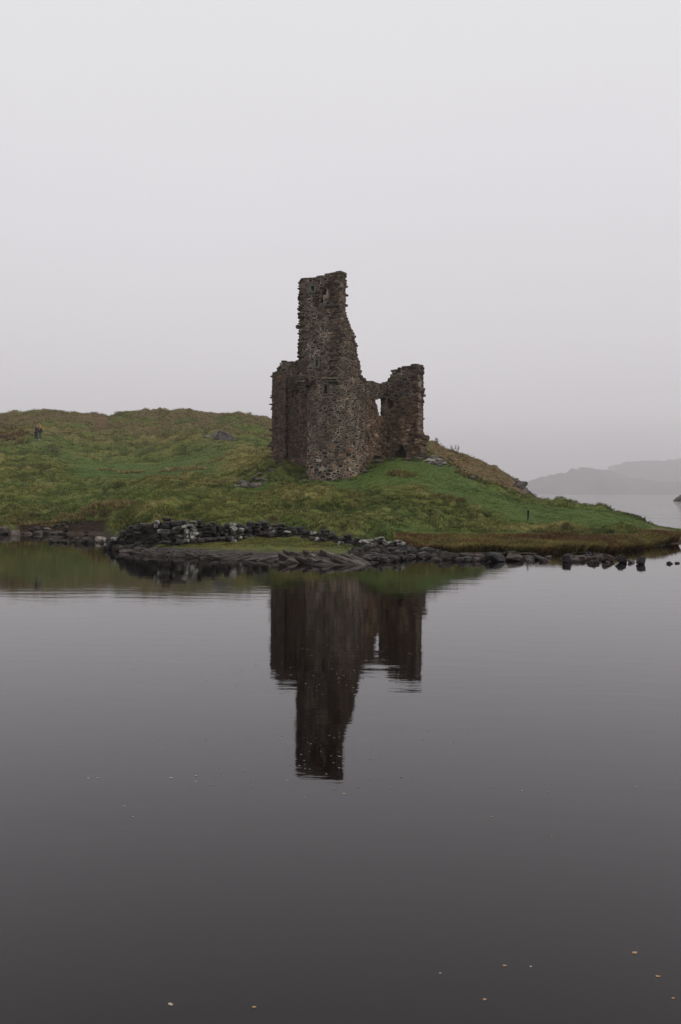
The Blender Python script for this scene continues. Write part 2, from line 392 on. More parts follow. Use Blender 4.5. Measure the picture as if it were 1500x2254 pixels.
U = np.arange(-0.60, 0.62, 0.0034)
Drow = np.concatenate([np.arange(22, 56, 0.13), np.arange(56, 90, 0.32), np.arange(90, 160, 0.7), np.arange(160, 261, 3.0)])
DD, UU = np.meshgrid(Drow, U, indexing='ij')
XX = (UU * DD).ravel(); YY = DD.ravel()
ZZ = ground(XX, YY)
Zg = ZZ.reshape(DD.shape)
dzd = np.abs(np.gradient(Zg, axis=0) / np.gradient(DD, axis=0)).ravel()
cc = zone_col(XX, YY, ZZ, dzd)
nr, nc = DD.shape
idx = np.arange(nr * nc).reshape(nr, nc)
quads = np.stack([idx[:-1, :-1], idx[:-1, 1:], idx[1:, 1:], idx[1:, :-1]], axis=-1).reshape(-1, 4)
keep = (ZZ[quads].max(axis=1) > -0.9)
quads = quads[keep]
def np_mesh(name, verts, faces, nper, mat, cols=None, smooth=False):
    me = bpy.data.meshes.new(name)
    nv, nf = len(verts), len(faces)
    me.vertices.add(nv); me.vertices.foreach_set('co', np.asarray(verts, np.float32).ravel())
    me.loops.add(nf * nper); me.loops.foreach_set('vertex_index', np.asarray(faces, np.int32).ravel())
    me.polygons.add(nf)
    me.polygons.foreach_set('loop_start', np.arange(nf, dtype=np.int32) * nper)
    me.polygons.foreach_set('loop_total', np.full(nf, nper, np.int32))
    if smooth:
        me.polygons.foreach_set('use_smooth', np.ones(nf, bool))
    if cols is not None:
        a = me.color_attributes.new('Col', 'FLOAT_COLOR', 'POINT')
        c = np.ones((nv, 4), np.float32); c[:, :3] = cols
        a.data.foreach_set('color', c.ravel())
    me.materials.append(mat)
    me.update(calc_edges=True); me.validate()
    o = bpy.data.objects.new(name, me); COL.objects.link(o)
    return o
g = np_mesh('ground', np.stack([XX, YY, ZZ], 1), quads, 4, M_ground, cc, smooth=True)
tag(g, 'grassy hummocky headland rising from the loch', kind='structure')

# ------------------------------------------------------------------ water
def water_material():
    m, t, b = mat_base('loch_water', 0.03, 0.5)
    n = t.nodes.new; l = t.links.new
    b.inputs['IOR'].default_value = 1.333
    b.inputs['Base Color'].default_value = (0.0026, 0.0012, 0.0011, 1)
    b.inputs['Specular Tint'].default_value = (0.64, 0.47, 0.54, 1)
    g = n('ShaderNodeNewGeometry')
    # ripples: long-crested, a few centimetres to a metre
    mp = n('ShaderNodeMapping'); mp.inputs['Scale'].default_value = (0.55, 1.6, 1); mp.inputs['Rotation'].default_value = (0, 0, rad(6))
    l(g.outputs['Position'], mp.inputs[0])
    n1 = n('ShaderNodeTexNoise'); n1.inputs['Scale'].default_value = 1.6; n1.inputs['Detail'].default_value = 2
    n2 = n('ShaderNodeTexNoise'); n2.inputs['Scale'].default_value = 9.0; n2.inputs['Detail'].default_value = 2
    l(mp.outputs[0], n1.inputs['Vector']); l(mp.outputs[0], n2.inputs['Vector'])
    # breeze patches: where the surface is ruffled
    mp2 = n('ShaderNodeMapping'); mp2.inputs['Scale'].default_value = (0.03, 0.14, 1)
    l(g.outputs['Position'], mp2.inputs[0])
    n3 = n('ShaderNodeTexNoise'); n3.inputs['Scale'].default_value = 1.0; n3.inputs['Detail'].default_value = 3
    l(mp2.outputs[0], n3.inputs['Vector'])
    r3 = n('ShaderNodeMapRange'); r3.inputs[1].default_value = 0.5; r3.inputs[2].default_value = 0.68
    r3.inputs[3].default_value = 0.38; r3.inputs[4].default_value = 1.0
    l(n3.outputs[0], r3.inputs[0])
    sp = n('ShaderNodeSeparateXYZ'); l(g.outputs['Position'], sp.inputs[0])
    # open loch behind the headland is exposed to wind
    ro = n('ShaderNodeMapRange'); ro.inputs[1].default_value = 48; ro.inputs[2].default_value = 62
    ro.inputs[3].default_value = 1.0; ro.inputs[4].default_value = 14.0
    l(sp.outputs[1], ro.inputs[0])
    # sheltered shallows close to the camera
    rc = n('ShaderNodeMapRange'); rc.inputs[1].default_value = 4; rc.inputs[2].default_value = 20
    rc.inputs[3].default_value = 0.55; rc.inputs[4].default_value = 1.0
    l(sp.outputs[1], rc.inputs[0])
    m1 = n('ShaderNodeMath'); m1.operation = 'MULTIPLY'; l(r3.outputs[0], m1.inputs[0]); l(ro.outputs[0], m1.inputs[1])
    m2 = n('ShaderNodeMath'); m2.operation = 'MULTIPLY'; l(m1.outputs[0], m2.inputs[0]); l(rc.outputs[0], m2.inputs[1])
    h = n('ShaderNodeMath'); h.operation = 'MULTIPLY_ADD'; l(n2.outputs[0], h.inputs[0]); h.inputs[1].default_value = 0.22; l(n1.outputs[0], h.inputs[2])
    hh = n('ShaderNodeMath'); hh.operation = 'MULTIPLY'; l(h.outputs[0], hh.inputs[0]); l(m2.outputs[0], hh.inputs[1])
    mp4 = n('ShaderNodeMapping'); mp4.inputs['Scale'].default_value = (0.12, 0.45, 1); mp4.inputs['Rotation'].default_value = (0, 0, rad(-8))
    l(g.outputs['Position'], mp4.inputs[0])
    n4 = n('ShaderNodeTexNoise'); n4.inputs['Scale'].default_value = 1.0; n4.inputs['Detail'].default_value = 3
    l(mp4.outputs[0], n4.inputs['Vector'])
    r4 = n('ShaderNodeMapRange'); r4.inputs[1].default_value = 50; r4.inputs[2].default_value = 66; r4.inputs[3].default_value = 0; r4.inputs[4].default_value = 60
    l(sp.outputs[1], r4.inputs[0])
    h4 = n('ShaderNodeMath'); h4.operation = 'MULTIPLY_ADD'; l(n4.outputs[0], h4.inputs[0]); l(r4.outputs[0], h4.inputs[1]); l(hh.outputs[0], h4.inputs[2]); hh = h4
    bp = n('ShaderNodeBump'); bp.inputs['Strength'].default_value = 1.0; bp.inputs['Distance'].default_value = 0.0045
    l(hh.outputs[0], bp.inputs['Height']); l(bp.outputs[0], b.inputs['Normal'])
    return m
M_water = water_material()
W = 6950
wat = mesh_obj('water', [(-W, -40, 0), (W, -40, 0), (W, W, 0), (-W, W, 0)], [(0, 1, 2, 3)], M_water)
tag(wat, 'still dark peaty loch water', kind='structure')

# ------------------------------------------------------------------ far hills
def far_hill(name, prof, D0, depth, seed, col, label):
    """prof: (photograph column, row of the crest) -> ridge at D0+depth/2, shore at D0"""
    pxs = np.arange(prof[0][0], prof[-1][0] + 1, 4.0)
    rows = np.linspace(0, 1, 40)
    P, R = np.meshgrid(pxs, rows, indexing='ij')
    crest = np.interp(pxs, [p[0] for p in prof], [p[1] for p in prof])[:, None]
    Dd = D0 + depth * R
    Dc = D0 + depth * 0.55
    zc = np.maximum(CAMH - (crest - HZ) * Dc / F, -1)
    # ridge line
    s = np.where(R < 0.55, np.sin(np.clip(R / 0.55, 0, 1) * math.pi / 2) ** 0.8, np.cos((R - 0.55) / 0.45 * math.pi / 2))
    X = (P - 750) * Dc / F * (1 + 0.0 * R); Y = Dd
    n = (fbm(X * 0.008, Y * 0.006, 5, seed) - 0.5) * 1.2 + np.abs(fbm(X * .018, Y * .012, 4, seed + 7) - .5) * 1.4 - .25
    Z = (zc + 3) * s - 3 + n * 26 * np.clip(s, 0, 1) * np.clip(zc / 70, 0.05, 1)
    c = np.tile(np.array(col), (X.size, 1)) * (0.35 + 1.3 * fbm(X.ravel() * 0.01, Y.ravel() * 0.008, 4, seed + 3))[:, None]
    nr, nc = X.shape
    idx = np.arange(nr * nc).reshape(nr, nc)
    q = np.stack([idx[:-1, :-1], idx[1:, :-1], idx[1:, 1:], idx[:-1, 1:]], -1).reshape(-1, 4)
    o = np_mesh(name, np.stack([X.ravel(), Y.ravel(), Z.ravel()], 1), q, 4, M_hill, c, smooth=True)
    tag(o, label, kind='structure')
far_hill('hills', [(1128, 1088), (1150, 1062), (1185, 1048), (1230, 1036), (1300, 1029), (1335, 1035), (1380, 1048), (1440, 1056), (1520, 1060), (1620, 1070), (1700, 1086)], 3700, 560, 3, (0.075, 0.065, 0.055), 'low misty hill on the far shore')
far_hill('hills', [(1290, 1088), (1330, 1050), (1345, 1022), (1375, 1012), (1420, 1008), (1470, 1009), (1500, 1005), (1560, 1003), (1700, 1004), (1900, 1020), (2100, 1088)], 4700, 800, 9, (0.075, 0.065, 0.055), 'higher misty hill behind the low far shore')

# ------------------------------------------------------------------ the ruined castle
rng = random.Random(7)
D_A = np.array((0.5, 0.866)); D_F = np.array((0.866, -0.5))   # the two directions of the plan

class Plane:
    def __init__(s, p0, d, n): s.p0 = np.array(p0, float); s.d = np.array(d, float) / np.linalg.norm(d); s.n = np.array(n, float) / np.linalg.norm(n)
    def __call__(s, a, t, o):
        p = s.p0 + s.d * a + s.n * o
        return (p[0], p[1], t)
    def facing(s, a): return s.n[1] < 0.2

class Round:
    """rounded-square plan, unrolled by arc length; battered slightly towards the foot"""
    def __init__(s, c, r, ex, rot, z0):
        s.c = np.array(c, float); s.z0 = z0
        th = np.linspace(0, 2 * math.pi, 361)
        ct, st = np.cos(th), np.sin(th)
        x = r * np.sign(ct) * np.abs(ct) ** (2 / ex); y = r * np.sign(st) * np.abs(st) ** (2 / ex)
        cr_, sr_ = math.cos(rot), math.sin(rot)
        s.P = np.stack([x * cr_ - y * sr_, x * sr_ + y * cr_], 1)
        seg = np.linalg.norm(np.diff(s.P, axis=0), axis=1)
        s.S = np.concatenate([[0], np.cumsum(seg)]); s.L = s.S[-1]
        tg = np.gradient(s.P, axis=0); tg /= np.linalg.norm(tg, axis=1)[:, None]
        s.Nn = np.stack([tg[:, 1], -tg[:, 0]], 1)
        s.Nn[-1] = s.Nn[0] = (s.Nn[1] + s.Nn[-2]) / 2
    def __call__(s, a, t, o):
        a = a % s.L
        p = np.array((np.interp(a, s.S, s.P[:, 0]), np.interp(a, s.S, s.P[:, 1])))
        n = np.array((np.interp(a, s.S, s.Nn[:, 0]), np.interp(a, s.S, s.Nn[:, 1]))); n /= np.linalg.norm(n)
        f = 1.0 + 0.05 * max(0.0, (4.2 - t)) / 2.0
        q = s.c + p * f + n * o
        return (q[0], q[1], t)
    def facing(s, a):
        a = a % s.L
        return np.interp(a, s.S, s.Nn[:, 1]) < 0.1

def jit(i, j, k, seed):
    h = math.sin(i * 12.9898 + j * 78.233 + k * 37.719 + seed * 4.1) * 43758.5453
    return h - math.floor(h) - 0.5

def core(name, mp, s0, s1, t0, t1, inside, depthf, thick, mortar, parent, cell=0.11, loop=False, seed=1):
    """solid wall core on a small grid: openings and hollows are real recesses"""
    ni = int(round((s1 - s0) / cell)); nj = int(round((t1 - t0) / cell))
    cs = (s1 - s0) / ni; ct = (t1 - t0) / nj
    inn = [[inside(s0 + (i + .5) * cs, t0 + (j + .5) * ct) for j in range(nj)] for i in range(ni)]
    dep = [[depthf(s0 + (i + .5) * cs, t0 + (j + .5) * ct) if inn[i][j] else None for j in range(nj)] for i in range(ni)]
    V = {}; verts = []; colr = []; faces = []
    def vid(i, j, d):
        if loop and i == ni: i = 0
        k = (i, j, round(d, 3))
        if k not in V:
            a = s0 + i * cs + jit(i, j, 0, seed) * cs * 0.5; t = t0 + j * ct + jit(i, j, 1, seed) * ct * 0.5
            o = d + jit(i, j, 2, seed) * 0.035
            V[k] = len(verts); verts.append(mp(a, t, o))
            q = 0.30 + 0.95 * float(fbm(np.array([a * 1.3]), np.array([t * 1.3]), 3, 5)[0]) ** 1.3 * (0.75 + 0.55 * abs(jit(i, j, 7, seed) * 2))
            colr.append(tuple(c * q for c in (mortar(a, t) if d > -.13 else (.13, .095, .075))))  # bared rubble-core brown in deep holes, darkened so they read as shade
        return V[k]
    def get(i, j):
        if loop: i %= ni
        if i < 0 or j < 0 or i >= ni or j >= nj or not inn[i][j]: return None
        return dep[i][j]
    for i in range(ni):
        for j in range(nj):
            if not inn[i][j]: continue
            d = dep[i][j]
            faces.append((vid(i, j, d), vid(i + 1, j, d), vid(i + 1, j + 1, d), vid(i, j + 1, d)))
            faces.append((vid(i, j, -thick), vid(i, j + 1, -thick), vid(i + 1, j + 1, -thick), vid(i + 1, j, -thick)))
            for (di, dj, a, b) in ((1, 0, (i + 1, j), (i + 1, j + 1)), (-1, 0, (i, j + 1), (i, j)), (0, 1, (i + 1, j + 1), (i, j + 1)), (0, -1, (i, j), (i + 1, j))):
                o = get(i + di, j + dj)
                lo = -thick if o is None else o
                if lo < d - 1e-6:
                    faces.append((vid(*a, lo), vid(*b, lo), vid(*b, d), vid(*a, d)))
    return mesh_obj(name, verts, faces, M_mortar, parent, colr, loc=verts[0])

STONES = []   # (verts, faces, colour, size, faces camera, parent)
def seeds(s0, s1, t0, t1, rfun, rr, asp):
    """dart throwing, large stones first; t is stretched so that stones lie flat"""
    P = np.zeros((0, 2)); R = np.zeros(0)
    area = (s1 - s0) * (t1 - t0) * asp
    for rs, frac in ((1.9, 0.06), (1.35, 0.22), (0.95, 0.5), (0.65, 0.75), (0.48, 0.5)):
        tries = int(area / (math.pi * (0.1 * rs) ** 2) * 1.8 * frac * 2)
        for _ in range(tries):
            a = rr.uniform(s0, s1); t = rr.uniform(t0, t1)
            r = rfun(a, t) * rs * rr.uniform(0.85, 1.15)
            p = np.array((a, t * asp))
            if len(R):
                d2 = ((P - p) ** 2).sum(1)
                if (d2 < ((R + r) * 0.94) ** 2).any(): continue
            P = np.vstack([P, p]); R = np.append(R, r)
    return P, R

def clip_poly(poly, nx, ny, c):
    out = []
    for k in range(len(poly)):
        a = poly[k]; b = poly[(k + 1) % len(poly)]
        da = nx * a[0] + ny * a[1] - c; db = nx * b[0] + ny * b[1] - c
        if da <= 0: out.append(a)
        if (da < 0 < db) or (db < 0 < da):
            f = da / (da - db); out.append((a[0] + (b[0] - a[0]) * f, a[1] + (b[1] - a[1]) * f))
    return out

def face_stones(mp, s0, s1, t0, t1, ok, rfun, colf, parent, seed, asp=1.55, gap=0.013, proud=(0.008, 0.038), depthf=None, spec=()):
    rr = random.Random(seed)
    P, R = seeds(s0, s1, t0, t1, rfun, rr, asp)
    for i in range(len(R)):
        x, y = P[i]; r = R[i]
        if not ok(x, y / asp, r): continue
        m = rr.choice((7, 8, 9))
        ph = rr.uniform(0, 1)
        poly = [(x + r * 2.0 * math.cos((k + ph) / m * 2 * math.pi), y + r * 2.0 * math.sin((k + ph) / m * 2 * math.pi)) for k in range(m)]
        d = np.sqrt(((P - P[i]) ** 2).sum(1))
        nb = np.where((d > 1e-6) & (d < r * 2.1 + R * 2.1 + 0.02))[0]
        for j in nb:
            dx, dy = P[j] - P[i]; L2 = d[j]
            nx, ny = dx / L2, dy / L2
            cc_ = (d[j] ** 2 + r * r - R[j] ** 2) / (2 * d[j])
            poly = clip_poly(poly, nx, ny, nx * x + ny * y + cc_ - gap)
            if len(poly) < 3: break
        if len(poly) < 4: continue
        # merge tiny edges, cut corners of angular cells
        q = []
        for k in range(len(poly)):
            a = poly[k]; b = poly[(k + 1) % len(poly)]
            ln = math.hypot(b[0] - a[0], b[1] - a[1])
            if ln < 0.012: continue
            if ln > r * 0.75:
                q.append((a[0] + (b[0] - a[0]) * .15, a[1] + (b[1] - a[1]) * .15)); q.append((a[0] + (b[0] - a[0]) * .85, a[1] + (b[1] - a[1]) * .85))
            else:
                q.append(((a[0] + b[0]) / 2, (a[1] + b[1]) / 2))
        if len(q) < 4: continue
        fx, fy = rr.uniform(.84, 1.0), rr.uniform(.72, 1.0)     # mortar beds of uneven width
        mx_ = sum(p[0] for p in q) / len(q); my_ = sum(p[1] for p in q) / len(q)
        q = [(mx_ + (p[0] - mx_) * fx, my_ + (p[1] - my_) * fy) for p in q]
        cx = sum(p[0] for p in q) / len(q); cy = sum(p[1] for p in q) / len(q)
        area = 0.5 * abs(sum(q[k][0] * q[(k + 1) % len(q)][1] - q[(k + 1) % len(q)][0] * q[k][1] for k in range(len(q)))) / asp
        if area < 0.0012: continue
        h = rr.uniform(*proud) * (0.7 + 2.0 * min(r, 0.2) / 0.2 * 0.5)
        tx, ty = rr.uniform(-.25, .25) * h / r, rr.uniform(-.25, .25) * h / r
        verts = []; n_ = len(q)
        for (f, o) in ((1.03, -0.05), (0.98, h * 0.45), (0.80, h * 0.95)):
            for p in q:
                a = cx + (p[0] - cx) * f + rr.uniform(-.006, .006); b = cy + (p[1] - cy) * f + rr.uniform(-.006, .006)
                verts.append(mp(a, b / asp, o + (tx * (a - cx) + ty * (b - cy)) * (o > 0) + rr.uniform(-.003, .003)))
        verts.append(mp(cx, cy / asp, h * rr.uniform(1.0, 1.2)))
        faces = []
        for ring in (0, 1):
            for k in range(n_):
                k2 = (k + 1) % n_
                faces.append((ring * n_ + k, ring * n_ + k2, (ring + 1) * n_ + k2, (ring + 1) * n_ + k))
        for k in range(n_): faces.append((2 * n_ + k, 2 * n_ + (k + 1) % n_, 3 * n_))
        STONES.append((verts, faces, colf(cx, cy / asp, rr), area, mp.facing(cx), parent))

def block(c, ax, ay, az, hx, hy, hz, rr, rnd=0.22):
    """chamfered irregular block, half sizes along three axes"""
    c = np.array(c); A = [np.array(ax), np.array(ay), np.array(az)]; H = [hx, hy, hz]
    bv = min(H) * rnd * 1.6
    verts = []; ids = {}
    cj = {(i, j, k): [rr.uniform(-.13, .13) for _ in range(3)] for i in (-1, 1) for j in (-1, 1) for k in (-1, 1)}
    for i in (-1, 1):
        for j in (-1, 1):
            for k in (-1, 1):
                sg = (i, j, k)
                for m in range(3):
                    v = c.copy()
                    for q in range(3):
                        e_ = H[q] - (bv if q != m else 0)
                        v = v + A[q] * (sg[q] * e_ + cj[sg][q] * H[q] * 0.9)
                    ids[(i, j, k, m)] = len(verts); verts.append(tuple(v))
    bm = bmesh.new()
    for v in verts: bm.verts.new(v)
    bmesh.ops.convex_hull(bm, input=bm.verts)
    bm.verts.index_update()
    vv = [tuple(v.co) for v in bm.verts]; ff = [tuple(v.index for v in f.verts) for f in bm.faces]
    bm.free()
    return vv, ff

def pal(lst, var=0.18):
    def f(a, t, rr):
        c = rr.choice(lst); v = rr.uniform(1 - var, 1 + var)
        return tuple(x * v for x in c)
    return f
P_UP = [(.085, .056, .048), (.11, .078, .063), (.065, .046, .042), (.14, .11, .082), (.09, .078, .062), (.17, .135, .10), (.055, .042, .038)]
P_LOW = [(.125, .098, .078), (.09, .074, .062), (.16, .125, .095), (.07, .06, .054), (.20, .15, .105), (.11, .078, .06), (.14, .12, .10), (.06, .048, .04), (.065, .05, .04)]
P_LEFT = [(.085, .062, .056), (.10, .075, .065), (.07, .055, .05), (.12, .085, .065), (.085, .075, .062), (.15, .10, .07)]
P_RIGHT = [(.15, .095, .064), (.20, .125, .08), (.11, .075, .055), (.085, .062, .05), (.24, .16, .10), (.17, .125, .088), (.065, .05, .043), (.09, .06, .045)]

castle = empty('ruined_castle', tuple(wp(745, 56.5, 3.0)), 'tall ruined stone castle keep with broken square tower on round stair turret', 'castle')

def edge_stones(mp, pts, thick, colf, parent, seed, out=(0.0, 0.10), hgt=(0.07, 0.15), inset=0.22, big=()):
    """long flat stones laid through the thickness along a broken vertical edge.
    pts: list of (t, s_edge, sign); sign is the way the edge faces"""
    rr = random.Random(seed)
    ts = [p[0] for p in pts]; ss = [p[1] for p in pts]; sg = pts[0][2]
    t = ts[0]
    while t < ts[-1]:
        h = rr.uniform(*hgt)
        e_ = np.interp(t + h / 2, ts, ss)
        prot = rr.uniform(*out) if rr.random() < 0.7 else rr.uniform(out[0] - 0.08, out[1] + 0.05)
        for (bt, bp_) in big:
            if t <= bt < t + h: prot = bp_
        o = 0.02
        while o > -thick + 0.1:
            dpt = rr.uniform(0.22, 0.45)
            L_ = rr.uniform(inset * 0.8, inset * 1.5)
            c = np.array(mp(e_ + sg * (prot + rr.uniform(-.04, .03) - L_ / 2), t + h / 2, o - dpt / 2))
            if isinstance(mp, Plane):
                ax = np.array((*mp.d, 0)); ay = np.array((*mp.n, 0))
            vv, ff = block(c, ax, ay, np.array((0, 0, 1.0)), L_ / 2, dpt / 2 * 0.97, h / 2 * 0.94, rr)
            STONES.append((vv, ff, colf(e_, t, rr), L_ * h, o > -0.3, parent))
            o -= dpt
        t += h * 1.02

def top_stones(mp, s0, s1, top, thick, colf, parent, seed, hgt=(0.07, 0.16), ln=(0.16, 0.42), sink=0.05):
    rr = random.Random(seed)
    a = s0
    while a < s1:
        L_ = rr.uniform(*ln)
        o = 0.02
        while o > -thick + 0.08:
            dpt = rr.uniform(0.2, 0.42); h = rr.uniform(*hgt)
            am = a + L_ / 2 + rr.uniform(-.03, .03)
            c = np.array(mp(am, top(am) + h / 2 - sink - rr.uniform(0, .04), o - dpt / 2))
            vv, ff = block(c, np.array((*mp.d, 0)), np.array((*mp.n, 0)), np.array((0, 0, 1.0)), L_ / 2 * .96, dpt / 2 * 0.96, h / 2, rr)
            cl = colf(am, 0, rr)
            STONES.append((vv, ff, (cl[0] * .8, cl[1] * .88, cl[2] * .75), L_ * h, o > -0.3, parent))
            o -= dpt
        a += L_

def ell(s, t, cs, ct, hs, ht, p=2.0): return (abs(s - cs) / hs) ** p + (abs(t - ct) / ht) ** p < 1

# --- lower stair turret, rounded square
RT = Round((-0.26, 56.1), 1.57, 2.55, rad(-30), 2.4)
def rt_s(px):
    """arc position whose camera-facing point shows at column px"""
    best, bs = 1e9, 0
    for a in np.linspace(0, RT.L, 721):
        if not RT.facing(a): continue
        q = RT(a, 4.5, 0)
        d = abs(750 + F * q[0] / q[1] - px)
        if d < best: best, bs = d, a
    return bs
def zat(py, D): return CAMH - (py - HZ) * D / F
rt_holes = [(rt_s(717), zat(857, 54.6), .10, .26, 4), (rt_s(779), zat(978, 54.8), .10, .14, 4), (rt_s(706), zat(1023, 54.5), .11, .15, 4), (rt_s(716), zat(1012, 54.5), .05, .05, 4)]
def rt_depth(s, t):
    for (cs, ct, hs, ht, p) in rt_holes:
        if ell(s, t, cs, ct, hs, ht, p): return -0.68
    # weathered hollow under the corbels
    return 0.0
def rt_mortar(s, t):
    k = min(max((t - 3.0) / 5.5, 0), 1)
    return (.40 - .08 * k, .34 - .075 * k, .275 - .065 * k)
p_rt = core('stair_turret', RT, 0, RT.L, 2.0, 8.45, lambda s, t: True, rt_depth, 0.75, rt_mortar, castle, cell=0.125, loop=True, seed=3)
p_rt['label'] = 'round rubble stair turret at the foot of the tower'
def rt_ok(s, t, r):
    for (cs, ct, hs, ht, p) in rt_holes:
        if abs(s - cs) < hs + r * .75 and abs(t - ct) < ht + r * .5: return False
    return RT.facing(s) or True
def rt_col(a, t, rr):
    c = rr.choice(P_LOW)
    if t < 4.6 and rr.random() < .18: c = rr.choice(((.30, .20, .13), (.26, .15, .10), (.32, .25, .18)))
    if t > 7.0 and rr.random() < .6: c = rr.choice(P_UP)
    v = rr.uniform(.8, 1.2)
    return tuple(x * v for x in c)
face_stones(RT, 0, RT.L, 2.1, 8.45, rt_ok, lambda s, t: 0.088 if t > 4.6 else 0.108, rt_col, p_rt, 11, asp=1.65, gap=0.015)

# --- upper square tower: front wall, broken right wall, hidden left wall
cL = (-2.40, 55.5); cR = (-0.126, 54.2)
dF = np.array(cR) - np.array(cL); LF = float(np.linalg.norm(dF)); dF /= LF
nF = np.array((dF[1], -dF[0]))
FW = Plane(cL, dF, nF)
nA = np.array((-dF[1], dF[0]))          # into the tower
RW = Plane(cR, nA, dF)
LW = Plane(cL, nA, -dF)
def fs(px): return (px - 657) / 88.0 * LF
top_f = lambda s: 13.98 + 0.14 * (s / LF) - 0.16 * max(0, (0.3 - s)) / 0.3 + 0.02 * math.sin(s * 5) 
f_holes = [(fs(686.5), zat(637, 54.9), .11, .14, 4, -.4), (fs(711), zat(645, 54.6), .13, .17, 4, -.6), (fs(706), zat(660, 54.6), .09, .34, 2, -.4),
           (fs(697), zat(801, 54.8), .07, .19, 4, -.4), (fs(697), zat(662, 54.8), .30, .42, 2, -.08)]
def f_depth(s, t):
    d = 0.0
    for (cs, ct, hs, ht, p, q) in f_holes:
        if ell(s, t, cs, ct, hs, ht, p): d = min(d, q)
    return d
mort_up = lambda s, t: (.37, .315, .265) if t < 12.6 or s < 1 else (.25, .20, .16)
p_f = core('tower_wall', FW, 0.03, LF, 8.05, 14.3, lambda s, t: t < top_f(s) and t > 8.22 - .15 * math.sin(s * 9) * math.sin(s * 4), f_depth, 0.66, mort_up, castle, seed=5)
p_f['label'] = 'front wall of the tall square tower'
def f_ok(s, t, r):
    if t > top_f(s) - 0.02 or s < 0.06 or s > LF - 0.04: return False
    for (cs, ct, hs, ht, p, q) in f_holes[:4]:
        if abs(s - cs) < hs + r * .7 and abs(t - ct) < ht + r * .45: return False
    return True
face_stones(FW, -0.05, LF + 0.05, 8.15, 14.3, f_ok, lambda s, t: 0.108 if t < 13.2 else 0.12, pal(P_UP), p_f, 21, asp=2.0, gap=0.017)
edge_stones(FW, [(8.25, 0.02, -1), (14.0, 0.02, -1)], 0.66, pal(P_UP[:4]), p_f, 22, out=(-.06, .005), hgt=(.08, .20), inset=.32,
            big=((12.95, .13), (12.45, .02), (12.35, .15), (11.95, .12), (11.3, .10), (9.9, .14), (9.6, .10)))
edge_stones(FW, [(8.3, LF - .01, 1), (14.15, LF - .01, 1)], 0.3, pal(P_UP[:4]), p_f, 23, out=(-.01, .03), hgt=(.10, .21), inset=.55)
top_stones(FW, 0.1, LF, top_f, 0.66, pal([(.13, .115, .085), (.16, .15, .12), (.10, .09, .07)]), p_f, 24)

RP_t = [8.2, 8.35, 8.8, 9.2, 9.75, 10.3, 10.9, 11.35, 11.8, 12.05, 12.4, 12.9, 13.3, 13.8, 14.05, 14.2]
RP_s = [2.85, 2.78, 2.62, 2.55, 2.15, 1.98, 1.72, 1.30, .90, .66, .52, .74, .70, .80, .72, .5]
r_edge = lambda t: float(np.interp(t, RP_t, RP_s))
p_r = core('tower_wall', RW, 0.0, 2.9, 8.25, 14.1, lambda s, t: s < r_edge(t) - 0.06 + 0.05 * math.sin(t * 17), lambda s, t: -0.015, 0.6, lambda s, t: (.27, .225, .175), castle, seed=6)
p_r['label'] = 'stepped broken right wall of the square tower'
face_stones(RW, 0.0, 2.9, 8.15, 14.1, lambda s, t, r: s < r_edge(t) - r * .6, lambda s, t: 0.105, pal([(.16, .13, .10), (.13, .105, .085), (.19, .155, .115), (.11, .09, .075)]), p_r, 31, asp=1.6, gap=0.016)
edge_stones(RW, [(t, r_edge(t) - 0.02, 1) for t in np.linspace(8.3, 14.15, 60)], 0.6, pal(P_UP[:5]), p_r, 32, out=(-.10, .12), hgt=(.08, .17), inset=.4,
            big=((8.42, .22), (8.75, .06), (9.05, .32), (9.55, .12), (12.42, .38), (12.72, .12), (13.05, .30)))
p_l = core('tower_wall', LW, 0.0, 2.4, 8.25, 13.9, lambda s, t: s < 0.66 + max(0, (11.0 - t)) * 0.6, lambda s, t: 0.0, 0.5, lambda s, t: (.27, .225, .19), castle, seed=7, cell=0.15)
face_stones(LW, 0.0, 2.4, 8.2, 13.9, lambda s, t, r: s < 0.66 + max(0, (11.0 - t)) * 0.6 - r * .5, lambda s, t: 0.12, pal(P_UP), p_l, 33, asp=1.6)

# corbels: flat slabs stepping out from the round turret to the square tower
rr = random.Random(41)
def slab(parent, name, c, d, n, hx, hy, hz, col, rr, mat=None, label=None):
    vv, ff = block(c, np.array((*d, 0)), np.array((*n, 0)), np.array((0, 0, 1.0)), hx, hy, hz, rr, 0.15)
    o = mesh_obj(name, vv, ff, mat or M_stone, parent, [col] * len(vv), loc=c)
    if label: o['label'] = label
    return o
for k, (s, z, L_, ov) in enumerate([(.12, 8.24, .55, .05), (1.85, 8.33, .5, .05), (2.35, 8.30, .6, .12),
                                    (.12, 8.10, .42, -.02), (.42, 8.07, .26, -.10), (2.05, 8.17, .5, .04), (2.45, 8.16, .35, .02), (.2, 7.96, .3, -.12), (.3, 7.84, .22, -.2)]):
    c = FW(s, z, ov - .28)
    slab(castle, 'corbel', c, dF, nF, L_ / 2, .33, .055, (.12, .10, .08) if k % 2 else (.15, .13, .10), rr)
for (s, z, L_, ov) in [(.15, 8.29, .5, .10), (.7, 8.27, .55, .04), (1.3, 8.26, .55, .02), (1.9, 8.26, .6, .02), (.2, 8.15, .4, 0.0)]:
    c = RW(s, z, ov - .25)
    slab(castle, 'corbel', c, nA, dF, L_ / 2, .28, .055, (.13, .105, .085), rr)

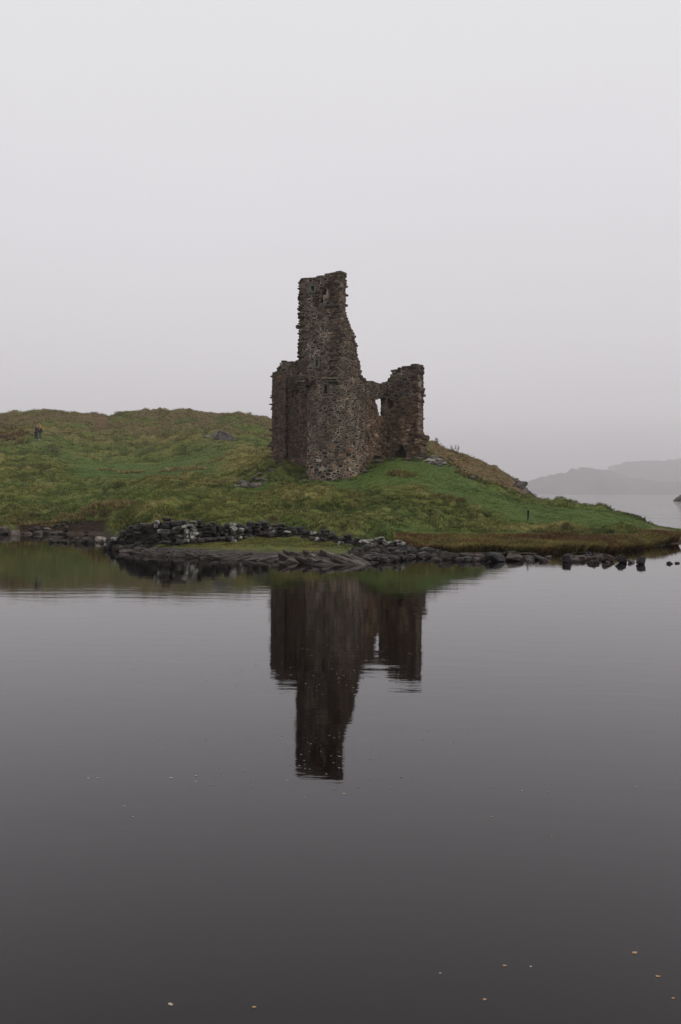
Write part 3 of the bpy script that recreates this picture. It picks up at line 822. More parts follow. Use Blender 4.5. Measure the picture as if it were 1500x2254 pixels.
# dressed surrounds of the small slits
def surround(mp, s, t, hs, ht, parent, w=.10, col=(.125, .13, .105)):
    if isinstance(mp, Plane): d, n = mp.d, mp.n
    else:
        a = np.array(mp(s - .05, t, 0)[:2]); b = np.array(mp(s + .05, t, 0)[:2]); d = (b - a) / np.linalg.norm(b - a); n = np.array((d[1], -d[0]))
    rr = random.Random(int(s * 100 + t * 10))
    for sg in (-1, 1):
        slab(parent, 'window_jamb', mp(s + sg * (hs + w / 2), t, -.06), d, n, w / 2, .12, ht, col, rr)
    slab(parent, 'lintel', mp(s, t + ht + .045, -.05), d, n, hs + w, .12, .05, col, rr)
    slab(parent, 'window_sill', mp(s, t - ht - .045, -.05), d, n, hs + w, .12, .05, col, rr)
surround(FW, f_holes[0][0], f_holes[0][1], .09, .15, p_f, .14)
surround(FW, f_holes[3][0], f_holes[3][1], .07, .18, p_f, .13)
surround(RT, rt_holes[0][0], rt_holes[0][1], .10, .26, p_rt, .11, (.11, .095, .08))
slab(p_rt, 'lintel', RT(rt_s(704), zat(1014, 54.5), .02), dF, nF, .16, .10, .07, (.42, .36, .28), rr, label='pale lintel stone over the lowest opening')
slab(p_rt, 'stone', RT(rt_s(716), zat(1017, 54.5), .0), dF, nF, .13, .10, .17, (.12, .08, .065), rr)

# --- left wall of the keep
C0 = np.array((-4.19, 58.86)); LC = 3.2
nC = np.array((-0.5, -0.866))
CW = Plane(C0, D_F, nC)
ctop = lambda s: float(np.interp(s, [0, .12, .3, .45, .58, .62, .8, 3.2], [8.95, 9.1, 9.2, 9.38, 9.42, 9.68, 9.72, 9.62]))
c_holes = [(1.06, zat(998, 58.3), .065, .24, 4, -.5), (2.08, zat(1007, 57.8), .08, .12, 3, -.4), (1.62, zat(868, 58.1), .34, .26, 2, -.3), (1.35, zat(893, 58.1), .12, .2, 2, -.15)]
def c_depth(s, t):
    base = 0.0 if s < 1.05 else (-.14 if s < 1.95 else .10)
    if t > 8.3: base *= max(0, 1 - (t - 8.3) / .5)
    d = base
    for (cs, ct_, hs, ht, p, q) in c_holes:
        if ell(s, t, cs, ct_, hs, ht, p): d = min(d, q)
    return d
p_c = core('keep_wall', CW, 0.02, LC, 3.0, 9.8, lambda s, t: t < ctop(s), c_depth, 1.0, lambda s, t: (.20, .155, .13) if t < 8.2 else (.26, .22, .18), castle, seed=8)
p_c['label'] = 'dark left wall of the keep with narrow slit near the ground'
class CMap(Plane):
    def __call__(s, a, t, o): return Plane.__call__(s, a, t, o + c_base(a, t))
def c_base(s, t):
    base = float(np.interp(s, [1.0, 1.1, 1.9, 2.0], [0, -.14, -.14, .10]))
    if t > 8.3: base *= max(0, 1 - (t - 8.3) / .5)
    return base
def c_ok(s, t, r):
    if t > ctop(s) - r * .3 or s < .06: return False
    for (cs, ct_, hs, ht, p, q) in c_holes:
        if abs(s - cs) < hs + r * .6 and abs(t - ct_) < ht + r * .4: return False
    return True
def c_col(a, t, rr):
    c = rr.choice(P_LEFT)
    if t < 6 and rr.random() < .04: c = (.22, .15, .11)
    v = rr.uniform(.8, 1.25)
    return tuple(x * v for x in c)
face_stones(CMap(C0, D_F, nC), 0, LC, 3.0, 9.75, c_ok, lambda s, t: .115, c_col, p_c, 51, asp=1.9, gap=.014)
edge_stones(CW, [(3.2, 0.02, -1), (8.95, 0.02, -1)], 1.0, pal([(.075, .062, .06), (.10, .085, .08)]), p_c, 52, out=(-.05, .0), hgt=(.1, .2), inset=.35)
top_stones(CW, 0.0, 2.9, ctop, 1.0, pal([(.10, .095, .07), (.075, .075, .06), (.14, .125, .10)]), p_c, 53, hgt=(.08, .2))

# --- right wing: side wall with the window, then the wall coming forward
A0 = np.array((1.46, 57.2))
AW = Plane(A0, D_A, (0.866, -0.5))
atop = lambda s: float(np.interp(s, [-1, .3, .9, 1.6, 2.1, 2.7, 3.4], [8.45, 8.46, 8.55, 8.50, 8.52, 8.6, 8.8]))
def win(s, t):
    if not (6.62 < t < 7.66): return False
    left = float(np.interp(t, [6.62, 6.9, 7.1, 7.3, 7.5, 7.66], [1.62, 1.5, 1.42, 1.15, 1.25, 1.6]))
    return left < s < 2.58
def a_depth(s, t):
    if ell(s, t, 1.55, zat(1008, 58.3), .75, .16, 2): return -.35
    return 0.0
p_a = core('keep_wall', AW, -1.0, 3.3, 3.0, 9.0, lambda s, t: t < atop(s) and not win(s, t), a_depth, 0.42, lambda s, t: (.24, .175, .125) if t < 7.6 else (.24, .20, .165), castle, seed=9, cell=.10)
p_a['label'] = 'side wall of the keep pierced by a tall ragged window'
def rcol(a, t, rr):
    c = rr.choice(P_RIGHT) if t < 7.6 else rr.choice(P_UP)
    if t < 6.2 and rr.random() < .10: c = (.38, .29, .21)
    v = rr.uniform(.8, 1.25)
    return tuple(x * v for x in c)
def a_ok(s, t, r):
    if t > atop(s) - r * .3 or s > 2.58: return False
    if win(s, t) or win(s + r * .8, t) or win(s, t + r * .4) or win(s, t - r * .4): return False
    if abs(s - 1.55) < .75 and abs(t - zat(1008, 58.3)) < .16: return False
    return True
face_stones(AW, -1, 2.62, 3.0, 8.8, a_ok, lambda s, t: .12, rcol, p_a, 61, asp=1.8, gap=.013)
top_stones(AW, -0.4, 3.1, atop, .42, pal(P_UP), p_a, 62, hgt=(.06, .13))

B0 = A0 + D_A * 2.6
BW = Plane(B0, D_F, (-0.5, -0.866))
LB = 2.12
btop = lambda s: float(np.interp(s, [0, .12, .2, .3, .34, .7, .9, 1.0, 1.3, 1.45, 1.95, 2.12], [8.7, 8.8, 8.95, 9.2, 9.36, 9.36, 9.4, 9.52, 9.42, 9.56, 9.56, 9.4]))
def b_depth(s, t):
    if ell(s, t, .95, zat(1001, 58.8), .42, .40, 2): return -.68
    if ell(s, t, 1.05, zat(985, 58.8), .2, .16, 2): return -.5
    if ell(s, t, .12, zat(888, 59.2), .34, .3, 2): return -.5
    return 0.0
def b_in(s, t):
    e_ = LB + (0.28 if t < 5.6 else 0) * min(1, (5.6 - t) / .4 if t < 5.6 else 0)
    return t < btop(min(s, LB)) and s < e_ - .03
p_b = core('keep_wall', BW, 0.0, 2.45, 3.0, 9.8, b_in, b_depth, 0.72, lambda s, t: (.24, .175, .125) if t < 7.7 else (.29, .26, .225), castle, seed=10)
p_b['label'] = 'right wall of the keep with a jagged top and a dark hole at its foot'
def b_ok(s, t, r):
    if s > LB - .05 + (.25 if t < 5.3 else 0) or t > btop(min(s, LB)) - r * .3: return False
    for (cs, ct_, hs, ht) in ((.95, zat(1001, 58.8), .42, .40), (1.05, zat(985, 58.8), .2, .16), (.12, zat(888, 59.2), .34, .3)):
        if ell(s, t, cs, ct_, hs + r * .6, ht + r * .4, 2): return False
    return True
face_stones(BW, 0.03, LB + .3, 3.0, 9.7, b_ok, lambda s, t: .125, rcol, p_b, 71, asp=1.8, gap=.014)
edge_stones(BW, [(t, LB - .02 + (.27 if t < 5.4 else 0), 1) for t in np.linspace(3.3, 9.6, 64)], 0.72, pal(P_RIGHT[2:6] + P_UP[:3]), p_b, 72, out=(-.09, .03), hgt=(.10, .24), inset=.35,
            big=((8.3, .07), (8.05, .10), (9.2, .08), (5.3, .08), (4.9, .07)))
top_stones(BW, 0.05, LB, btop, .72, pal(P_UP + P_LOW[:3]), p_b, 73, hgt=(.08, .22), ln=(.14, .35))
# low remains of the far side of the keep
for (p0, d, n, ln, zt, sd_) in ((C0 + D_F * 0.3 - nC * 0.9, D_A, (-.866, .5), 4.2, 5.6, 81), (B0 + D_F * 1.2 + D_A * .7, D_A, (.866, -.5), 2.4, 5.4, 82), (C0 + D_A * 5.0 + D_F * .3, D_F, (.5, .866), 6.0, 5.4, 83)):
    pl = Plane(p0, d, n)
    tp = lambda s, zt=zt, sd_=sd_: zt + .5 * float(vnoise(np.array([s * .9]), np.array([3.1]), sd_)[0])
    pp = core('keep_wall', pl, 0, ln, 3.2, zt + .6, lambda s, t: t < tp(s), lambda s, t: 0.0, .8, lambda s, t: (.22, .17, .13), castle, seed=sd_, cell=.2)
    face_stones(pl, 0, ln, 3.4, zt + .5, lambda s, t, r: t < tp(s) - r * .3, lambda s, t: .15, pal(P_RIGHT), pp, sd_, asp=1.5)

# the 300 largest stones in view are parts; the smaller ones are one joined part
order = sorted(range(len(STONES)), key=lambda i: -(STONES[i][3] if STONES[i][4] else -1))
big_ids = set(order[:300])
tone = lambda c: (c[0] * .82, c[1] * .75, c[2] * .71)
sv, sf, scol = [], [], []
for i, (vv, ff, c, ar, fc, par) in enumerate(STONES):
    if i in big_ids:
        ctr = np.mean(np.array(vv), axis=0)
        mesh_obj('stone', vv, ff, M_stone, par, [tone(c)] * len(vv), loc=ctr)
    else:
        o = len(sv); sv.extend(vv); sf.extend([tuple(k + o for k in f) for f in ff]); scol.extend([tone(c)] * len(vv))
sm = mesh_obj('rubble_masonry', sv, sf, M_stone, castle, scol, loc=parent_world(castle))
tag(sm, 'small rubble stones and pinnings set in pale mortar', kind='stuff')
print('castle stones', len(STONES), 'faces', len(sf))

# ------------------------------------------------------------------ rocks
def hull_rock(rr, sx, sy, sz, n=22, power=0.7, flat=0.0, sub=True):
    """angular rock: hull of random points, its faces roughened once; local coordinates, base near z=0"""
    bm = bmesh.new()
    for _ in range(n):
        v = Vector((rr.gauss(0, 1), rr.gauss(0, 1), rr.gauss(0, 1))).normalized()
        v = Vector([math.copysign(abs(c) ** power, c) for c in v])
        v *= rr.uniform(.85, 1.05)
        bm.verts.new((v.x * sx / 2, v.y * sy / 2, max(v.z, -.9) * sz / 2))
    bmesh.ops.convex_hull(bm, input=bm.verts)
    loose = [v for v in bm.verts if not v.link_faces]
    bmesh.ops.delete(bm, geom=loose, context='VERTS')
    if sub:
        bmesh.ops.subdivide_edges(bm, edges=bm.edges, cuts=1, use_grid_fill=True)
        m = min(sx, sy, sz)
        for v in bm.verts:
            v.co += Vector((rr.uniform(-1, 1), rr.uniform(-1, 1), rr.uniform(-1, 1))) * m * 0.035
    bmesh.ops.triangulate(bm, faces=bm.faces)
    bm.verts.index_update()
    vv = np.array([v.co[:] for v in bm.verts]); ff = [tuple(v.index for v in f.verts) for f in bm.faces]
    bm.free()
    return vv, ff

def rot_pts(v, rx, ry, rz):
    R_ = np.array(Euler((rx, ry, rz)).to_matrix())
    return v @ R_.T

DARK = [(.030, .027, .026), (.04, .035, .033), (.024, .022, .022), (.05, .043, .038), (.035, .032, .022)]
GREY = [(.085, .069, .059), (.105, .087, .076), (.07, .057, .049), (.125, .106, .093)]
PALE = [(.34, .32, .29), (.28, .26, .235), (.40, .38, .35)]

def shade(lst, a, b):
    c = rr.choice(lst); k = rr.uniform(a, b)
    return tuple(x * k for x in c)

def loose_rock(name, loc, size, col, rr, label, group=None, cat='rock', mat=None, tilt=.25, parent=None, rz=None, sub=True, n=22, power=.6):
    vv, ff = hull_rock(rr, *size, sub=sub, n=n, power=power)
    vv = rot_pts(vv, rr.uniform(-tilt, tilt), rr.uniform(-tilt, tilt), rr.uniform(-.5, .5) if rz is None else rz)
    o = mesh_obj(name, vv + np.array(loc), ff, mat or M_rock, parent, [col] * len(vv), loc=loc)
    if not parent: tag(o, label, cat, group)
    elif label: o['label'] = label
    return o

# --- the tumbled dry stone wall along the shore
rr = random.Random(99)
wpts = [(232, 33.0), (300, 32.2), (400, 31.8), (500, 33.2), (600, 35.4), (700, 33.9), (800, 31.8), (885, 31.0)]
wx = [p[0] for p in wpts]
wy_top = lambda px: float(np.interp(px, [232, 250, 275, 300, 350, 400, 450, 500, 570, 640, 665, 700, 760, 800, 885], [1200, 1184, 1166, 1152, 1147, 1150, 1152, 1154, 1149, 1160, 1164, 1168, 1178, 1186, 1191]))
wD = lambda px: float(np.interp(px, wx, [p[1] for p in wpts]))
def wbase(px):
    D = wD(px)
    return float(np.interp(px, [232, 290, 350, 480, 600, 700, 800, 885], [0.0, .12, .30, .38, .40, .34, .18, .05]))
wall = empty('dry_stone_wall', tuple(wp(560, 34.6, .3)), 'tumbled dry stone wall with lichen-whitened stones curving along the shore', 'wall')
nst = 0
px = 234.0
while px < 890:
    D = wD(px); zt = pz(D, wy_top(px)) + .0 + rr.uniform(-.10, .05); z = wbase(px) - .2
    lng = rr.uniform(.18, .44)
    mid = px + lng * .5 * F / D
    z0 = z
    while z < zt - .04:
        h = rr.uniform(.10, .19)
        if z + h > zt + .07: h = max(.08, zt - z + .02)
        lo = lng * rr.uniform(.75, 1.2)
        mpx = mid + rr.uniform(-.08, .08) * F / D
        c = wp(mpx, D + (z - z0) * .15 + rr.uniform(-.05, .05), z + h / 2)
        pale = ((395 < mpx < 436 and rr.random() < .75) or (mpx > 795 and z + h > zt - .12) or (345 < mpx < 360 and z > z0 + .35)
                or (625 < mpx < 705 and rr.random() < .4) or (505 < mpx < 545 and z + h > zt - .2 and rr.random() < .5) or (570 < mpx < 625 and abs(z - z0 - .3) < .12 and rr.random() < .6) or rr.random() < .03)
        if pale: col, mt = (.10, .095, .085), M_lichen
        else: col, mt = rr.choice(DARK), M_rock
        loose_rock('stone', tuple(c), (lo * 1.1, rr.uniform(.35, .55), h * 1.16), col, rr, 'stone whitened by lichen' if pale else None, mat=mt, tilt=.09, parent=wall, rz=rr.uniform(-.12, .12), sub=False, n=26)
        nst += 1
        z += h * .90
    px += lng * F / D * .90
# earth and rubble heart of the wall
cv, cf = [], []
pxs_ = np.arange(240, 884, 6.0)
for k, q in enumerate(pxs_):
    D = wD(q); zt = pz(D, wy_top(q)) - .10 + .06 * math.sin(q * .21) * math.sin(q * .083); zb = wbase(q) - .25
    for (dy, z_) in ((.02, zb), (.05, max(zt - .05, zb + .05)), (.16, max(zt, zb + .05)), (.20, zb)):
        cv.append(tuple(wp(q, D + dy, z_)))
    if k:
        o = 4 * k
        for m in range(3): cf.append((o - 4 + m, o + m, o + m + 1, o - 3 + m))
cf.append((0, 1, 2, 3)); o = len(cv) - 4; cf.append((o + 3, o + 2, o + 1, o))
mesh_obj('core', cv, cf, M_rock, wall, [(.022, .020, .017)] * len(cv), loc=cv[0])
# fallen facing stones along the foot of the wall
for k in range(26):
    mpx = rr.uniform(245, 880); D = wD(mpx) - rr.uniform(.3, .6)
    s_ = rr.uniform(.12, .28)
    c = wp(mpx, D, max(wbase(mpx), gz((mpx - 750) * D / F, D)) + s_ * .15)
    pale = rr.random() < .28
    loose_rock('stone', tuple(c), (s_ * 1.4, s_, s_ * .7), rr.choice(GREY if pale else DARK), rr, None, mat=M_lichen if pale else M_rock, parent=wall, sub=False)
    nst += 1
print('wall stones', nst)

# --- slanted bedrock along the water's edge
outc = empty('rock_outcrop', tuple(wp(600, 28.0, .05)), 'dark wet bedrock shelf of slanted slabs at the water edge below the wall', 'rock outcrop')
ns_ = 0
def shore_D(px): return float(np.interp(px, [150, 235, 290, 350, 480, 600, 700, 780, 860, 950], [36.6, 33.2, 31.0, 29.7, 28.7, 27.9, 26.7, 26.6, 27.8, 29.6]))
def bslab(px, dd, L_, th, hh, yaw, dip, col, z=None, roll=0.0, n=20):
    global ns_
    D = shore_D(px) + dd
    X = (px - 750) * D / F
    zz = (gz(X, D) if z is None else z)
    vv, ff = hull_rock(rr, L_, th, hh, n=n, power=.45, sub=False)
    vv = rot_pts(vv, roll, dip, yaw)
    c = (X, D, zz)
    mesh_obj('slab', vv + np.array(c), ff, M_rock, outc, [col] * len(vv), loc=c)
    ns_ += 1
# strata dipping right into the water (right part)
for k in range(46):
    px = 640 + (k % 23) * 7.2 + rr.uniform(-2, 2)
    row = k // 23
    bslab(px + 10, .25 + row * .75 + rr.uniform(-.15, .2), rr.uniform(.7, 1.15), rr.uniform(.10, .16), rr.uniform(.16, .24), rr.uniform(-.35, -.15), rad(rr.uniform(17, 27)), shade(GREY, .3, .95), z=-.04 + row * .11 + rr.uniform(-.03, .03), roll=.35)
# strata rising right (middle part)
for k in range(48):
    px = 470 + (k % 24) * 7.6 + rr.uniform(-3, 3); row = k // 24
    bslab(px, .1 + row * .5 + rr.uniform(-.15, .2), rr.uniform(.4, .8), rr.uniform(.09, .16), rr.uniform(.08, .14), rr.uniform(.05, .3), rad(rr.uniform(-16, -5)), shade(GREY, .28, .8), z=.0 + row * .07 + rr.uniform(-.03, .02), roll=.3)
# knobbly slabs (left part)
for k in range(90):
    px = rr.uniform(245, 500); row = rr.random()
    mr = float(np.interp(px, [245, 330, 380, 500], [1, 1, .5, .4]))
    bslab(px, .1 + row * 1.5 * mr, rr.uniform(.3, .75), rr.uniform(.18, .35), rr.uniform(.10, .22), rr.uniform(-.6, .6), rr.uniform(-.3, .3), shade(GREY, .25, .75), z=.0 + row * .16 * mr + rr.uniform(-.03, .02))
# heap under the wall's right end
for k in range(120):
    px = rr.uniform(770, 970); row = rr.random(); s_ = rr.uniform(.12, .33)
    mxr = float(np.interp(px, [770, 880, 965], [1.0, 1.0, .4]))
    bslab(px, .2 + row * 3.4 * mxr, s_ * 1.3, s_, s_ * .6, rr.uniform(-1, 1), rr.uniform(-.4, .4), shade(GREY, .14, .55), z=.02 + row * .22 * mxr + rr.uniform(-.03, .05))
print('slabs', ns_)

# --- stones standing in the water, right of the wall
rr = random.Random(5)
row = [  # column, waterline row, width px, height px, label
 (985, 1231, 52, 24, 'large dark flat-topped rock in the water next to the end of the rubble heap'),
 (1030, 1232, 46, 21, 'grey rounded rock in the water second from the rubble heap'),
 (1058, 1233, 34, 20, 'small grey rock wedged between two bigger dark ones in the stone row'),
 (1092, 1234, 44, 27, 'tall dark rock standing in the water left of the marker post reflection'),
 (1135, 1233, 44, 22, 'broad grey-brown rock just left of the marker post reflection'),
 (1126, 1219, 34, 10, 'thin flat dark slab lying behind the stone row near the shore'),
 (1166, 1229, 28, 12, 'low flat rock touching the marker post reflection'),
 (1186, 1230, 30, 15, 'dark low rock just right of the marker post reflection'),
 (1250, 1235, 30, 25, 'blocky dark rock at the left end of the far right stone cluster'),
 (1278, 1231, 30, 14, 'flat brown rock second in the far right stone cluster'),
 (1297, 1223, 18, 16, 'small black upright rock behind the far right stone cluster'),
 (1308, 1234, 34, 18, 'wide dark brown rock in the middle of the far right stone cluster'),
 (1338, 1232, 34, 19, 'brown pointed rock at the right end of the far right stone cluster'),
 (1368, 1235, 28, 24, 'dark flat-topped rock standing by itself right of the cluster'),
 (1392, 1235, 16, 10, 'small grey low rock between two square dark rocks'),
 (1413, 1238, 25, 22, 'square black rock, the last big one of the row'),
 (1477, 1237, 18, 9, 'small rounded grey rock alone near the right edge'),
 (1493, 1236, 13, 5, 'tiny low pebble rock at the very right edge'),
 (118, 1199, 34, 12, 'low dark rock at the left tip of the stone spit'),
 (150, 1200, 24, 10, 'small flat dark rock second from the left tip of the spit'),
 (172, 1199, 20, 16, 'pointed grey rock upright on the left stone spit'),
 (195, 1200, 34, 18, 'broad black rock on the spit beside the wall end'),
 (222, 1196, 30, 14, 'pale topped flat rock leaning on the wall end'),
 (10, 1182, 34, 24, 'large pale grey rock at the left edge of the shore'),
 (34, 1184, 22, 16, 'rounded light grey rock beside the large one at the left edge'),
 (82, 1180, 22, 22, 'dark upright rock in the little bay under the bank'),
 (103, 1180, 20, 14, 'dark squat rock in the little bay under the bank'),
 (130, 1179, 18, 9, 'small flat rock at the left side of the brown beach'),
]
for (px, py, wpx, hpx, lab) in row:
    D = CAMH * F / (py - HZ) + .15
    w_ = wpx * D / F; h_ = hpx * D / F
    col = shade(GREY, 1.4, 1.8) if ('pale' in lab or 'light grey' in lab) else (shade(GREY, .5, .7) if 'grey' in lab else shade(DARK, .7, 1.0))
    if 'brown' in lab: col = (.06, .046, .038)
    c = wp(px, D, h_ * .30)
    loose_rock('shore_rock', tuple(c), (w_ * 1.0, w_ * rr.uniform(.5, .95), h_ * 1.0), col, rr, lab, 'rocks along the water edge', tilt=.3, n=18, power=.72)
# little stones between them, nothing tells them apart
for k in range(110):
    px = rr.choice((rr.uniform(955, 1210), rr.uniform(1235, 1350), rr.uniform(955, 1110), rr.uniform(105, 240)))
    py = rr.gauss(1228, 3.5) if px > 300 else rr.gauss(1197, 2.5)
    D = CAMH * F / (py - HZ); s_ = rr.uniform(.10, .26)
    c = wp(px, D, s_ * .15)
    lf = px < 300
    loose_rock('shore_stone', tuple(c), (s_ * 1.3, s_, s_ * .75), rr.choice(DARK + GREY[:1] * 2), rr,
               'small dark stone at the waterline of the left spit' if lf else 'small dark stone at the waterline between the row of rocks',
               'small stones of the left spit' if lf else 'small stones between the rocks in the water', cat='stone', sub=False)

for k in range(34):
    px = rr.uniform(52, 215); s_ = rr.uniform(.10, .34) * (1 if px < 140 else .6)
    D = rr.uniform(43.9, 45.2) if px < 140 else rr.uniform(44.0, 46.3)
    X = (px - 750) * D / F
    loose_rock('shore_stone', (X, D, max(gz(X, D), -.02) + s_ * .18), (s_ * 1.4, s_, s_ * .75), shade(DARK + GREY, .7, 1.3), rr,
               'small stone lying at the foot of the undercut bank in the left bay', 'stones of the left bay', cat='stone', sub=False)
# --- boulders and rubble on the grass
rr = random.Random(12)
def on_ground(px, D): 
    X = (px - 750) * D / F
    return X, D, gz(X, D)
def ground_rock(px, D, w_, h_, col, lab, group=None, cat='boulder', sink=.25, mat=None, sub=True):
    X, Y, z = on_ground(px, D)
    return loose_rock('boulder' if cat == 'boulder' else 'rubble_stone', (X, Y, z + h_ * (.5 - sink)), (w_, w_ * .8, h_), col, rr, lab, group, cat, mat=mat, sub=sub)
ground_rock(492, 102, 2.3, 1.5, (.13, .12, .115), 'big grey boulder half sunk in the hillside left of the castle')
ground_rock(512, 103, .9, .5, (.14, .13, .12), 'smaller grey boulder just right of the big hillside boulder', 'hillside boulders')
ground_rock(458, 104, 1.0, .6, (.12, .11, .10), 'grey boulder left of the big hillside boulder', 'hillside boulders')
ground_rock(428, 106, 1.2, .5, (.07, .065, .055), 'low dark mossy boulder farthest left of the hillside boulders', 'hillside boulders')
ground_rock(352, 118, 1.0, .4, (.14, .12, .10), 'flat pale stone high on the slope below the left skyline', 'hillside boulders')
ground_rock(1040, 56.5, .5, .3, (.09, .075, .06), 'small dark boulder in tussocks on the right slope', 'slope boulders')
ground_rock(1197, 61.2, .28, .34, (.12, .095, .075), 'small pointed stone on the skyline beside the rocky spur')
for k in range(38):
    px = rr.gauss(545, 24); D = 53.5 + rr.uniform(-1.5, 3.0) + (px - 545) * .02
    s_ = rr.uniform(.15, .42)
    ground_rock(px, D, s_ * 1.4, s_ * .6, rr.choice(GREY * 2 + PALE[1:2] + [(.12, .09, .07)]), 'grey fallen stone in the scatter of rubble left of the castle foot', 'rubble left of the castle', cat='stone', sub=False)
for k in range(34):
    px = rr.gauss(955, 16); D = 58.5 + rr.uniform(-1.5, 2.0)
    s_ = rr.uniform(.15, .45)
    ground_rock(px, D, s_ * 1.5, s_ * .6, rr.choice(GREY + PALE[:1] + [(.13, .11, .09)]), 'grey fallen stone in the rubble at the right foot of the castle', 'rubble right of the castle', cat='stone', sub=False)
for k in range(14):
    px = rr.uniform(985, 1080); D = float(np.interp(px, [985, 1080], [64, 62])) + rr.uniform(-1, 1)
    s_ = rr.uniform(.12, .3)
    ground_rock(px, D, s_ * 1.4, s_ * .6, rr.choice(GREY), 'small grey stone strewn along the edge of the brown knoll', 'stones along the knoll', cat='stone', sub=False)
for (px, D, s_) in ((622, 57.2, .4), (655, 55.8, .3), (835, 57.0, .4), (862, 57.2, .3), (897, 57.1, .35), (918, 57.5, .45), (672, 54.4, .28), (805, 55.0, .3), (740, 53.9, .25)):
    ground_rock(px, D, s_ * 1.3, s_ * .7, shade(GREY, .6, 1.1), 'single fallen stone lying against the castle foot', 'stones at the castle foot', cat='stone', sub=False)
spur = empty('rocky_spur', on_ground(1158, 69), 'grey craggy rock spur where the brown knoll drops to the loch', 'crag')
for k in range(46):
    px = rr.uniform(1128, 1182); D = rr.uniform(67, 73) - (px - 1128) * .03; s_ = rr.uniform(.35, .9)
    X, Y, z = on_ground(px, D)
    loose_rock('slab', (X, Y, z + .02), (s_, s_ * .8, s_ * .7), rr.choice(GREY), rr, None, parent=spur, tilt=.5, sub=False, mat=M_lichen if rr.random() < .15 else M_rock)
c = wp(1506, 287, .3)
loose_rock('islet_rock', tuple(c), (6.6, 5, 3.8), (.10, .088, .08), rr, 'big dark rounded rock rising from the open loch at right', None, 'islet', tilt=.1, rz=.2, n=40, power=1.0)

# ------------------------------------------------------------------ marker post
bx, by, bz = on_ground(1163, 42.5)
post = empty('marker_post', (bx, by, bz), 'thin black wooden marker post standing on the green slope', 'post')
def box_v(x0, x1, y0, y1, z0, z1, lean=0):
    v = [(x, y, z) for z in (z0, z1) for y in (y0, y1) for x in (x0, x1)]
    return v, [(0, 2, 3, 1), (4, 5, 7, 6), (0, 1, 5, 4), (2, 6, 7, 3), (0, 4, 6, 2), (1, 3, 7, 5)]
def post_part(name, x0, x1, z0, z1, col, bev=.008):
    bm = bmesh.new()
    v, f = box_v(x0, x1, -.035, .035, z0, z1)
    vs = [bm.verts.new(q) for q in v]
    for q in f: bm.faces.new([vs[i] for i in q])
    bmesh.ops.bevel(bm, geom=bm.edges[:], offset=bev, segments=1, affect='EDGES')
    bm.verts.index_update()
    vv = np.array([q.co[:] for q in bm.verts]) + np.array((bx, by, bz)); ff = [tuple(q.index for q in g_.verts) for g_ in bm.faces]; bm.free()
    mesh_obj(name, vv, ff, M_rock, post, [col] * len(vv), loc=(bx, by, bz))
post_part('stake', -.025, .018, -.2, .14, (.012, .011, .011))
post_part('shaft', -.034, .042, .14, .46, (.010, .010, .011))
post_part('cap', -.045, .052, .46, .485, (.25, .24, .23), .005)

# ------------------------------------------------------------------ the two walkers
def flat_mat(name, col, rough=.85):
    m, t, b = mat_base(name, rough, .15)
    n = t.nodes.new('ShaderNodeTexNoise'); n.inputs['Scale'].default_value = 9; n.inputs['Detail'].default_value = 3
    r = t.nodes.new('ShaderNodeMapRange'); r.inputs[3].default_value = .7; r.inputs[4].default_value = 1.3
    t.links.new(n.outputs[0], r.inputs[0])
    v = t.nodes.new('ShaderNodeVectorMath'); v.operation = 'SCALE'; v.inputs[0].default_value = col
    t.links.new(r.outputs[0], v.inputs['Scale']); t.links.new(v.outputs[0], b.inputs['Base Color'])
    return m
def skin(name, pts, edges, mat, parent, sub=1):
    me = bpy.data.meshes.new('sk'); me.from_pydata([p[:3] for p in pts], edges, [])
    o = bpy.data.objects.new('sk', me); COL.objects.link(o)
    md = o.modifiers.new('s', 'SKIN'); md.use_smooth_shade = True
    for i, p in enumerate(pts):
        r_ = p[3]
        me.skin_vertices[0].data[i].radius = (r_, p[4] if len(p) > 4 else r_)
    me.skin_vertices[0].data[0].use_root = True
    md2 = o.modifiers.new('u', 'SUBSURF'); md2.levels = sub; md2.render_levels = sub
    dg = bpy.context.evaluated_depsgraph_get()
    m2 = bpy.data.meshes.new_from_object(o.evaluated_get(dg))
    bpy.data.objects.remove(o); bpy.data.meshes.remove(me)
    m2.name = name; m2.materials.clear(); m2.materials.append(mat)
    q = bpy.data.objects.new(name, m2); COL.objects.link(q); q.parent = parent
    return q
